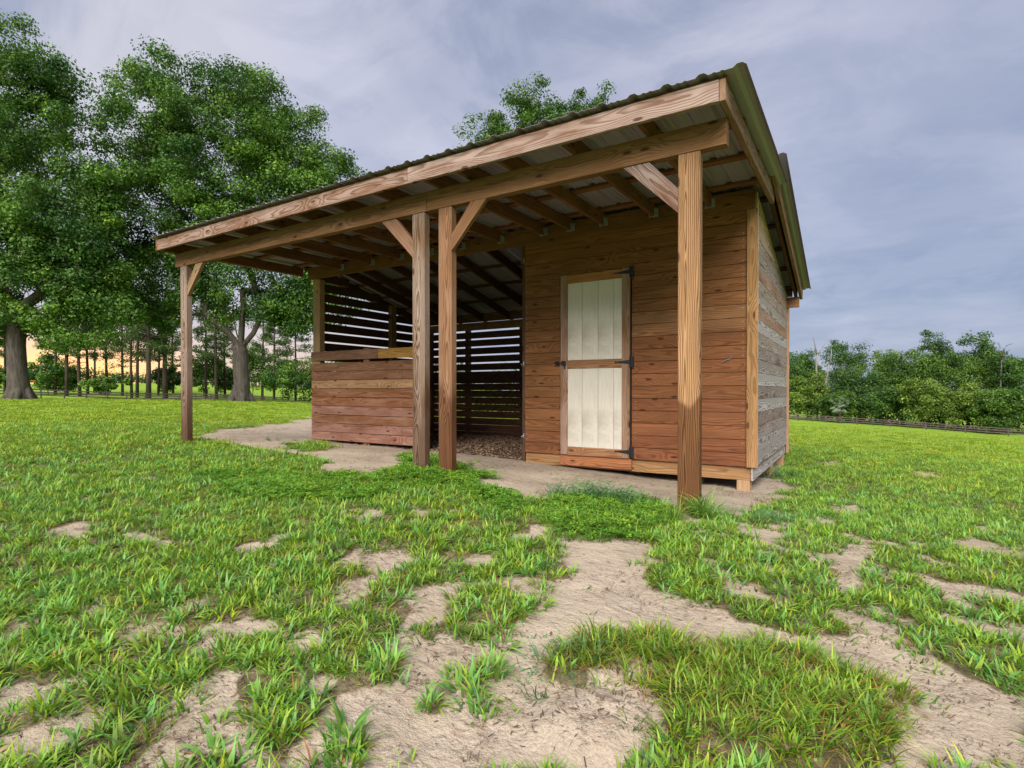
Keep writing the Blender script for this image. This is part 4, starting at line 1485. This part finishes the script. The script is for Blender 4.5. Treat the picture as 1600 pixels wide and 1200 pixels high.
snag(1277, 119, [('trunk', [(1277, 664), (1277, 620), (1276, 590), (1276, 565), (1277, 554)], .26, .18), ('limb', [(1277, 556), (1273, 542), (1272, 530), (1270, 519)], .16, .06),
                 ('limb', [(1277, 556), (1283, 545), (1288, 538), (1293, 533)], .14, .05)], 'bleached dead snag forking above the tree line')
snag(1296, 119, [('trunk', [(1283, 664), (1288, 610), (1293, 580), (1296, 570)], .26, .18), ('limb', [(1296, 571), (1298, 556), (1298, 545)], .15, .06)], 'leaning grey snag beside the forked dead tree')
snag(1565, 92, [('trunk', [(1563, 660), (1564, 610), (1565, 560)], .16, .10), ('twig', [(1565, 562), (1560, 550), (1553, 546)], .07, .03), ('twig', [(1565, 560), (1568, 548), (1573, 540), (1580, 537)], .07, .03),
                ('twig', [(1566, 552), (1572, 550), (1577, 546)], .05, .02), ('twig', [(1565, 565), (1573, 560), (1580, 562)], .05, .02)], 'leafless branched dead tree near right edge')


def palm(px, depth):
    u, v = at(px, depth); zb = H(u, v)
    r_ = empty('cabbage_palm', (u, v, zb)); tag(r_, 'cabbage palm with drooping grey green fan fronds behind fence', 'palm')
    mb = MB(); top = Vector((u, v, zb + 3.4))
    mb.tube([(u, v, zb - .2), (u + .05, v, zb + 1.6), top], [.28, .22, .24], 9)
    mb.build('trunk', BARK, r_, smooth=True)
    g = random.Random(3)
    leafm = simple("palm_frond", (.13, .19, .10), .5, 0, 3, .3)
    for k in range(26):
        w = g.random() * 6.28; el = g.uniform(-.9, 1.1); L = g.uniform(1.0, 1.5)
        d = Vector((math.cos(w) * math.cos(el), math.sin(w) * math.cos(el), math.sin(el)))
        c = top + d * L
        side = d.cross(Vector((0, 0, 1))).normalized()
        mb = MB()
        mb.tube([top, top + d * L * .6, c], [.03, .025, .02], 4)
        for j in range(11):
            a = (j - 5) / 5 * 1.25
            q = (d * math.cos(a) + side * math.sin(a)).normalized()
            e = c + q * .85 + Vector((0, 0, -.30 - .15 * abs(a)))
            n = q.cross(d.cross(side)).normalized() * .045
            mb.add([c, c.lerp(e, .5) + n + Vector((0, 0, .05)), e, c.lerp(e, .5) - n + Vector((0, 0, .05))], [(0, 1, 2, 3)])
        mb.build('frond', leafm, r_)


palm(1312, 101)

# ------------------------------------------------------------------ fences
def fence(A, Bp, dA, dB, label, spacing=2.4, rails=3, h=1.25, extra=0, name='rail_fence'):
    a = np.array(at(A, dA)); b = np.array(at(Bp, dB))
    L = np.linalg.norm(b - a); n = int(L / spacing)
    dirv = (b - a) / L
    r_ = empty(name, (a[0], a[1], H(*a))); tag(r_, label, 'fence', 'board fences round the paddock')
    g = random.Random(A)
    P = [a + dirv * L * i / n for i in range(n + 1)]
    Zs = [H(*p) for p in P]
    pm = None
    for i, p in enumerate(P):
        if pm is None:
            mb = MB(); mb.box((-.06, -.06, -.3), (.06, .06, h)); pm = mb.mesh('post', FENCE)
        o = bpy.data.objects.new('fence_post', pm)
        place(o, Matrix.Translation((p[0], p[1], Zs[i] + g.uniform(-.03, .03))) @ Matrix.Rotation(math.atan2(dirv[1], dirv[0]), 4, 'Z'), r_)
    for i in range(n):
        for k in range(rails):
            z = h - .12 - k * (h - .25) / rails
            mb = MB()
            p, q = P[i], P[i + 1]
            nrm = np.array([-dirv[1], dirv[0]]) * -.085
            e = dirv * .0
            z0, z1 = Zs[i] + z + g.uniform(-.02, .02), Zs[i + 1] + z + g.uniform(-.02, .02)
            vs = []
            for (pt, zz) in ((p + e, z0), (q - e, z1)):
                for (o1, dz) in ((0, -.07), (1, -.07), (1, .07), (0, .07)):
                    w = pt + nrm * (1 if o1 else .72)
                    vs.append((w[0], w[1], zz + dz))
            mb.add(vs, [(0, 1, 2, 3), (7, 6, 5, 4), (0, 4, 5, 1), (1, 5, 6, 2), (2, 6, 7, 3), (3, 7, 4, 0)])
            mb.build('rail', FENCE, r_)


fence(-60, 500, 62, 106, 'dark board fence under the pines at left', rails=3)
fence(1150, 1690, 112, 74, 'dark three board fence along the right wood edge', rails=3)

# ------------------------------------------------------------------ grass
def blade_rows(g, n, length, width, spread, lean, cols, curve=.5, flat=0.0):
    """n curved blades round a crown: returns verts, tris/quads, colours"""
    V_, Q, T_, Cc = [], [], [], []
    for i in range(n):
        a = g.uniform(0, 6.283)
        r = spread * math.sqrt(g.random())
        bx, by = r * math.cos(a), r * math.sin(a)
        az = a + g.uniform(-.9, .9) if g.random() < .75 else g.uniform(0, 6.283)
        ln = length * g.uniform(.55, 1.15); wd = width * g.uniform(.7, 1.2)
        th = g.uniform(*lean)
        dx, dy = math.cos(az), math.sin(az)
        sx, sy = -dy, dx
        col = g.choice(cols)
        k = g.uniform(.8, 1.2)
        base = len(V_)
        x = z = 0.0
        ang = th
        seg = 3
        for s in range(seg + 1):
            t = s / seg
            ww = wd * (.55 + .45 * math.sin(math.pi * min(1, t * 1.3 + .15))) * (1 - t ** 3) * .5
            px_, py_ = bx + dx * x, by + dy * x
            fold = .25 * ww
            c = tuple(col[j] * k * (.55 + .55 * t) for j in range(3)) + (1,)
            if s < seg:
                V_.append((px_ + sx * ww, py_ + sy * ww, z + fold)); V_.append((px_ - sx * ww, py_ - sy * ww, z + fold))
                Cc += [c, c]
            else:
                V_.append((px_, py_, z)); Cc.append(c)
            x += math.sin(ang) * ln / seg; z += math.cos(ang) * ln / seg
            ang += curve * g.uniform(.5, 1.2)
            if flat and z < .004: z = .004
        for s in range(seg - 1):
            Q.append((base + 2 * s, base + 2 * s + 1, base + 2 * s + 3, base + 2 * s + 2))
        T_.append((base + 2 * seg - 2, base + 2 * seg - 1, base + 2 * seg))
    return V_, Q, T_, Cc


tufts = bpy.data.collections.new("tuft_library")
GREENS = [(.20, .40, .03), (.25, .44, .035), (.14, .34, .03), (.31, .46, .04), (.18, .40, .06)]
FRESH = [(.20, .45, .10), (.17, .42, .08), (.27, .48, .07)]
DRY = [(.34, .19, .08), (.38, .24, .10), (.24, .11, .05), (.28, .26, .07)]
TEAL = [(.10, .24, .10), (.12, .28, .12), (.09, .22, .08)]
LIME = [(.27, .42, .06), (.22, .38, .05)]


def add_tuft(i, parts, mat=BLADE):
    V_, Q, T_, Cc = [], [], [], []
    for v, q, t, c in parts:
        o = len(V_)
        V_ += v; Q += [tuple(k + o for k in f) for f in q]; T_ += [tuple(k + o for k in f) for f in t]; Cc += c
    me = np_mesh("tuft", V_, Q or None, T_ or None, attrs={'col': Cc}, mat=mat)
    o = bpy.data.objects.new("tuft_%02d" % i, me)
    tufts.objects.link(o)


def clover_parts(g, n, cols, R0=.10, Hh=.042, sz=.017):
    V_, Q, T_, Cc = [], [], [], []
    for i in range(n):
        a = g.uniform(0, 6.283); r = R0 * math.sqrt(g.random())
        x, y, z = r * math.cos(a), r * math.sin(a), Hh * g.uniform(.45, 1.0)
        col = g.choice(cols); k = g.uniform(.75, 1.25)
        tx, ty = g.uniform(-.35, .35), g.uniform(-.35, .35)
        w0 = g.uniform(0, 6.28)
        for l in range(3):
            w = w0 + l * 2.094
            s = sz * g.uniform(.8, 1.2)
            o = len(V_)
            def P(rr, aa):
                px_, py_ = math.cos(w + aa) * rr, math.sin(w + aa) * rr
                return (x + px_, y + py_, z + px_ * tx + py_ * ty + rr * .15)
            V_ += [(x, y, z), P(s * .75, -.55), P(s * 1.05, 0), P(s * .75, .55)]
            Q.append((o, o + 1, o + 2, o + 3))
            Cc += [tuple(c * k * f for c in col) + (1,) for f in (.7, 1, 1.1, 1)]
    return V_, Q, T_, Cc


g_ = random.Random(5)
ti = 0
IDX = {}
def reg(kind, parts):
    global ti
    add_tuft(ti, parts)
    IDX.setdefault(kind, []).append(ti); ti += 1


for k in range(6):
    reg('grass', [blade_rows(g_, 12, .078, .0098, .035, (.15, 1.1), GREENS, .45), blade_rows(g_, 3, .07, .005, .04, (.7, 1.4), DRY, .3)])
for k in range(4):
    reg('fresh', [blade_rows(g_, 14, .090, .0112, .035, (.15, 1.2), FRESH, .42), blade_rows(g_, 3, .07, .005, .04, (.8, 1.45), DRY, .25)])
for k in range(4):
    reg('mixed', [blade_rows(g_, 10, .105, .0070, .045, (.15, 1.1), [(.17, .35, .03), (.23, .42, .035), (.12, .27, .03), (.28, .42, .04)], .45), blade_rows(g_, 10, .085, .0050, .05, (.4, 1.4), DRY + [(.14, .07, .04)], .35)])
for k in range(3):
    reg('low', [blade_rows(g_, 12, .060, .008, .05, (.6, 1.3), GREENS + TEAL, .25, 1)])
for k in range(3):
    reg('clover', [clover_parts(g_, 26, [(.13, .31, .03), (.17, .36, .035), (.10, .25, .03)]), blade_rows(g_, 7, .075, .007, .06, (.2, 1), GREENS + FRESH, .4)])
for k in range(2):
    reg('long', [blade_rows(g_, 34, .19, .0055, .035, (.05, .8), LIME + FRESH, .55)])
for k in range(2):
    reg('teal', [blade_rows(g_, 18, .11, .006, .05, (.2, 1.3), TEAL, .4), clover_parts(g_, 14, TEAL, .07, .10, .010)])
for k in range(4):
    reg('lawn', [blade_rows(g_, 46, .058, .008, .16, (.35, 1.25), [(.27, .45, .032), (.31, .48, .037), (.23, .42, .03), (.34, .47, .037)], .35), blade_rows(g_, 6, .05, .006, .16, (.6, 1.3), DRY, .3)])
for k in range(2):
    reg('dead', [blade_rows(g_, 16, .035, .0022, .05, (.9, 1.5), [(.16, .10, .065), (.24, .16, .10), (.10, .065, .045)], .1, 1)])


VIEW_HALF = 72


def points_in_view(n, r0, r1, gen):
    a0 = math.pi / 2 + YAW
    a = a0 + (gen.random(n) - .5) * 2 * math.radians(VIEW_HALF)
    r = np.sqrt(r0 ** 2 + (r1 ** 2 - r0 ** 2) * gen.random(n))
    return r * np.cos(a), r * np.sin(a)


def sector_area(r0, r1): return math.radians(2 * VIEW_HALF) / 2 * (r1 ** 2 - r0 ** 2)


P_u, P_v, P_i, P_s, P_t = [], [], [], [], []
def emit(u, v, kind, s, tilt=.12):
    ids = np.array(IDX[kind])[rng.integers(0, len(IDX[kind]), len(u))]
    P_u.append(u); P_v.append(v); P_i.append(ids); P_s.append(s * .88 * (.72 + .5 * rng.random(len(u)))); P_t.append(np.full(len(u), tilt))


def outside_building(u, v):
    return ~((u > -7.62) & (u < -.84) & (v > 5.90) & (v < 8.95))


for r0, r1, dens in ((.6, 3.2, 900), (3.2, 6.5, 640), (6.5, 12, 360)):
    n = int(sector_area(r0, r1) * dens)
    u, v = points_in_view(n, r0, r1, rng)
    g, bed, clo, tuf = cover(u, v)
    ok = outside_building(u, v)
    clumpy = fbm(u * 5, v * 5, 31, 3)
    dens_n = fbm(u * 1.1, v * 1.1, 33, 3)
    left_ = smooth(-u - .8, 0, 2.5)
    thin = smooth(np.hypot(u, v), 3, 9) * .35
    keep = ok & (rng.random(n) < g * (smooth(clumpy + thin + .17 * left_, .27, .47) * (.75 + .25 * dens_n)))
    keep_t = keep & (tuf > .5)
    extra = ok & (tuf > .3) & (rng.random(n) < .8)
    emit(u[extra], v[extra], 'mixed', .9)
    keep_c = ok & (clo > .45) & (rng.random(n) < .25 + .75 * smooth(fbm(u * 6, v * 6, 51, 3), .35, .6))
    left = smooth(-u - 1.0, 0, 3)
    a = keep & (tuf <= .5) & (clo <= .45)
    m1 = rng.random(n)
    sel = a & (m1 < .50); emit(u[sel], v[sel], 'grass', .95)
    sel = a & (m1 >= .50) & (m1 < .70); emit(u[sel], v[sel], 'fresh', .95)
    sel = a & (m1 >= .70) & (m1 < .90); emit(u[sel], v[sel], 'low', 1.05)
    sel = a & (m1 >= .90); emit(u[sel], v[sel], 'mixed', .75)
    sel = keep_t & (m1 < .72); emit(u[sel], v[sel], 'mixed', .95)
    sel = keep_t & (m1 >= .72); emit(u[sel], v[sel], 'grass', .95)
    emit(u[keep_c], v[keep_c], 'clover', .55 + .95 * fbm(u[keep_c] * 4, v[keep_c] * 4, 57, 3))
    sel = ok & (clo > .3) & (m1 < .3); emit(u[sel], v[sel], 'grass', .9)
    # pioneers creeping out over the sand
    sel = ok & (g < .5) & (fbm(u * 1.7, v * 1.7, 91, 3) > .5) & (m1 < .012); emit(u[sel], v[sel], 'low', .8)
    # thatch and dead wisps in the thin places
    sel = ok & (rng.random(n) < .22 * np.clip(g + .12, 0, 1)) ; emit(u[sel], v[sel], 'dead', 1.0)
    if r0 < 3:
        damp = smooth(fbm(u * 2.1, v * 2.1, 77), .45, .6)
        sel = ok & (g < .4) & (rng.random(n) < .05 * damp); emit(u[sel], v[sel], 'dead', .7)
for r0, r1, dens in ((7.5, 16, 55), (16, 30, 22), (30, 48, 8), (48, 100, 2.2)):
    n = int(sector_area(r0, r1) * dens)
    u, v = points_in_view(n, r0, r1, rng)
    g, bed, clo, tuf = cover(u, v)
    keep = outside_building(u, v) & (rng.random(n) < g)
    emit(u[keep], v[keep], 'lawn', 1.0 + .02 * r0)
# rims of weeds: near post, sand edge, pier, post feet
def spray(px, py, kind, n, rad, s):
    c = gp(px, py)
    a = rng.random(n) * 6.283; r = rad * np.sqrt(rng.random(n))
    emit(c[0] + r * np.cos(a), c[1] + r * np.sin(a), kind, s)


spray(1098, 810, 'long', 9, .09, 1.35); spray(1062, 814, 'long', 3, .07, 1.0); spray(1120, 812, 'fresh', 10, .14, 1.1)
spray(930, 782, 'teal', 26, .30, 1.5); spray(985, 790, 'teal', 14, .2, 1.4); spray(890, 778, 'teal', 12, .2, 1.5); spray(1020, 796, 'fresh', 16, .15, 1.2)
spray(660, 726, 'clover', 26, .16, 1.6); spray(705, 733, 'clover', 30, .18, 1.6); spray(640, 714, 'clover', 10, .14, 1.1); spray(740, 745, 'clover', 20, .2, 1.3)
spray(470, 700, 'low', 40, .35, 1.2); spray(440, 690, 'teal', 6, .3, .9); spray(545, 715, 'dead', 12, .3, 1.0)
spray(1215, 745, 'teal', 16, .25, 1.3); spray(1260, 815, 'fresh', 60, .35, .9); spray(1180, 812, 'teal', 30, .3, .9); spray(1240, 790, 'mixed', 40, .3, .9)
spray(676, 1105, 'fresh', 3, .03, .9); spray(755, 1055, 'fresh', 5, .05, 1.1); spray(760, 1120, 'low', 5, .06, 1.0); spray(530, 1185, 'fresh', 6, .07, 1.1)
spray(1265, 1050, 'long', 2, .03, .5); spray(990, 1050, 'long', 2, .03, .45); spray(1185, 1035, 'long', 1, .03, .5)
spray(930, 1150, 'dead', 14, .09, 1.0); spray(955, 1140, 'dead', 12, .1, .9); spray(985, 1160, 'low', 5, .06, .7); spray(740, 1180, 'dead', 10, .04, .7)
spray(970, 915, 'dead', 26, .16, 1.0); spray(1010, 935, 'dead', 20, .18, 1.0); spray(640, 1040, 'dead', 22, .2, .9); spray(720, 1010, 'dead', 22, .2, .9); spray(1420, 1110, 'dead', 26, .25, 1.1)
spray(600, 1130, 'dead', 20, .25, .6); spray(1480, 1150, 'dead', 22, .3, .8); spray(870, 1060, 'teal', 9, .12, .9)

u = np.concatenate(P_u); v = np.concatenate(P_v); ids = np.concatenate(P_i).astype(np.int32); s = np.concatenate(P_s); tl = np.concatenate(P_t)
gg, bb, cc_, tt = cover(u, v)
z = surf_z(u, v) + gg * .012 * np.clip(1 - np.hypot(u, v) / 14, 0, 1) + tt * .035 - .004
sdm = sdist(u, v, MOUND)
z = z + np.where(sdm > -.08, .045 * smooth(sdm, -.08, .05) * (1 - .6 * smooth(sdm, .06, .16)), 0)
rot = np.c_[rng.normal(0, .12, len(u)), rng.normal(0, .12, len(u)), rng.random(len(u)) * 6.283]
me = bpy.data.meshes.new("grass")
me.vertices.add(len(u)); me.vertices.foreach_set("co", np.c_[u, v, z].astype(np.float32).ravel())
for nm, typ, dat, key in (("tuft_scale", 'FLOAT', s, "value"), ("tuft_rot", 'FLOAT_VECTOR', rot, "vector")):
    a_ = me.attributes.new(nm, typ, 'POINT'); a_.data.foreach_set(key, dat.astype(np.float32).ravel())
a_ = me.attributes.new("tuft_index", 'INT', 'POINT'); a_.data.foreach_set("value", ids)
me.update()
grass = bpy.data.objects.new("grass", me)
place(grass, Matrix())
tag(grass, "patchy green pasture grass with clover and dead wisps over the sand", "grass", kind="stuff")
print("tufts", len(u))
ng = bpy.data.node_groups.new("scatter_tufts", 'GeometryNodeTree')
ng.interface.new_socket("Geometry", in_out='INPUT', socket_type='NodeSocketGeometry')
ng.interface.new_socket("Geometry", in_out='OUTPUT', socket_type='NodeSocketGeometry')
gi = ng.nodes.new('NodeGroupInput'); go = ng.nodes.new('NodeGroupOutput')
ci = ng.nodes.new('GeometryNodeCollectionInfo'); ci.inputs[0].default_value = tufts
ci.inputs['Separate Children'].default_value = True; ci.inputs['Reset Children'].default_value = True
ip = ng.nodes.new('GeometryNodeInstanceOnPoints'); ip.inputs['Pick Instance'].default_value = True
def nattr(n, t):
    a = ng.nodes.new('GeometryNodeInputNamedAttribute'); a.data_type = t; a.inputs[0].default_value = n
    return [o for o in a.outputs if o.enabled and o.name == 'Attribute'][0]
e2r = ng.nodes.new('FunctionNodeEulerToRotation')
L = ng.links.new
L(gi.outputs[0], ip.inputs['Points']); L(ci.outputs[0], ip.inputs['Instance'])
L(nattr("tuft_index", 'INT'), ip.inputs['Instance Index'])
L(nattr("tuft_rot", 'FLOAT_VECTOR'), e2r.inputs[0]); L(e2r.outputs[0], ip.inputs['Rotation'])
L(nattr("tuft_scale", 'FLOAT'), ip.inputs['Scale'])
L(ip.outputs[0], go.inputs[0])
md = grass.modifiers.new("scatter", 'NODES'); md.node_group = ng

# ------------------------------------------------------------------ small debris: twigs and crumbs on sand, shavings in the stall
def chips(name, label, cat, u, v, lmin, lmax, wid, cols, lift=.004, seed=2):
    g = np.random.default_rng(seed)
    n = len(u)
    gr, bd, _, tf = cover(u, v)
    z = surf_z(u, v) + gr * .012 * np.clip(1 - np.hypot(u, v) / 14, 0, 1) + tf * .035 + lift
    sd2 = sdist(u, v, MOUND); z = z + np.where(sd2 > -.08, .045 * smooth(sd2, -.08, .05) * (1 - .6 * smooth(sd2, .06, .16)), 0)
    z = z + bd * smooth(v, 5.9, 7.0) * .07 * np.clip((u + 8) / 4, 0, 1)
    a = g.random(n) * 6.283; L_ = lmin + (lmax - lmin) * g.random(n) ** 2; w_ = wid * (.5 + g.random(n))
    dx, dy = np.cos(a) * L_ / 2, np.sin(a) * L_ / 2; sx, sy = -np.sin(a) * w_ / 2, np.cos(a) * w_ / 2
    tz = g.normal(0, .15, n) * L_
    top = np.stack([np.c_[u - dx - sx, v - dy - sy, z - tz], np.c_[u + dx - sx, v + dy - sy, z + tz], np.c_[u + dx + sx, v + dy + sy, z + tz], np.c_[u - dx + sx, v - dy + sy, z - tz]], 1)
    apex = np.c_[u, v, z + w_ * .8][:, None]
    V_ = np.concatenate([top, apex], 1).reshape(-1, 3)
    b = np.arange(n)[:, None] * 5
    T_ = np.concatenate([b + np.array([[0, 1, 4]]), b + np.array([[1, 2, 4]]), b + np.array([[2, 3, 4]]), b + np.array([[3, 0, 4]])])
    cc = np.array(cols)[g.integers(0, len(cols), n)] * (.7 + .6 * g.random((n, 1)))
    cc = np.repeat(np.c_[cc, np.ones(n)], 5, 0)
    me = np_mesh(name, V_, None, T_, attrs={'col': cc}, mat=DEBRIS)
    o = bpy.data.objects.new(name, me); place(o, Matrix()); tag(o, label, cat, kind='stuff')


m_, w_ = new_mat("debris")
p_ = w_.n('ShaderNodeBsdfPrincipled', {'Base Color': w_.n('ShaderNodeAttribute', attribute_name='col').outputs['Color'], 'Roughness': .9})
finish(w_, p_.outputs[0]); DEBRIS = m_
n = 190000
u, v = points_in_view(n, .7, 7.0, rng)
r = np.hypot(u, v)
g, bed, clo, tuf = cover(u, v)
dn = fbm(u * 2.1, v * 2.1, 77)
sel = (rng.random(n) < np.where(g > .5, .35, .02 + .38 * smooth(dn, .46, .62))) & outside_building(u, v) & (rng.random(n) < np.clip(2.2 / r, 0, 1))
chips('plant_debris', 'dark dry bits of grass and twig littering the sand', 'debris', u[sel], v[sel], .006, .030, .0025, [(.10, .06, .045), (.16, .10, .07), (.06, .04, .03), (.30, .21, .13)])
n = 9000
u = rng.uniform(-7.45, -3.6, n); v = rng.uniform(5.7, 8.8, n)
g, bed, clo, tuf = cover(u, v)
sel = bed > .45
nl = 900
ul, vl = points_in_view(nl, .8, 9.0, rng)
okl = outside_building(ul, vl)
chips('fallen_leaves', 'scattered dry brown leaves lying in the grass and sand', 'leaves', ul[okl], vl[okl],  .010, .024, .009, [(.20, .12, .06), (.28, .18, .09), (.13, .07, .04)], lift=.006, seed=9)
chips('wood_shavings', 'brown shavings and straw bedding inside the stall', 'bedding', u[sel], v[sel], .02, .07, .012, [(.16, .09, .055), (.26, .16, .10), (.10, .06, .04), (.36, .25, .15)], lift=.006, seed=4)
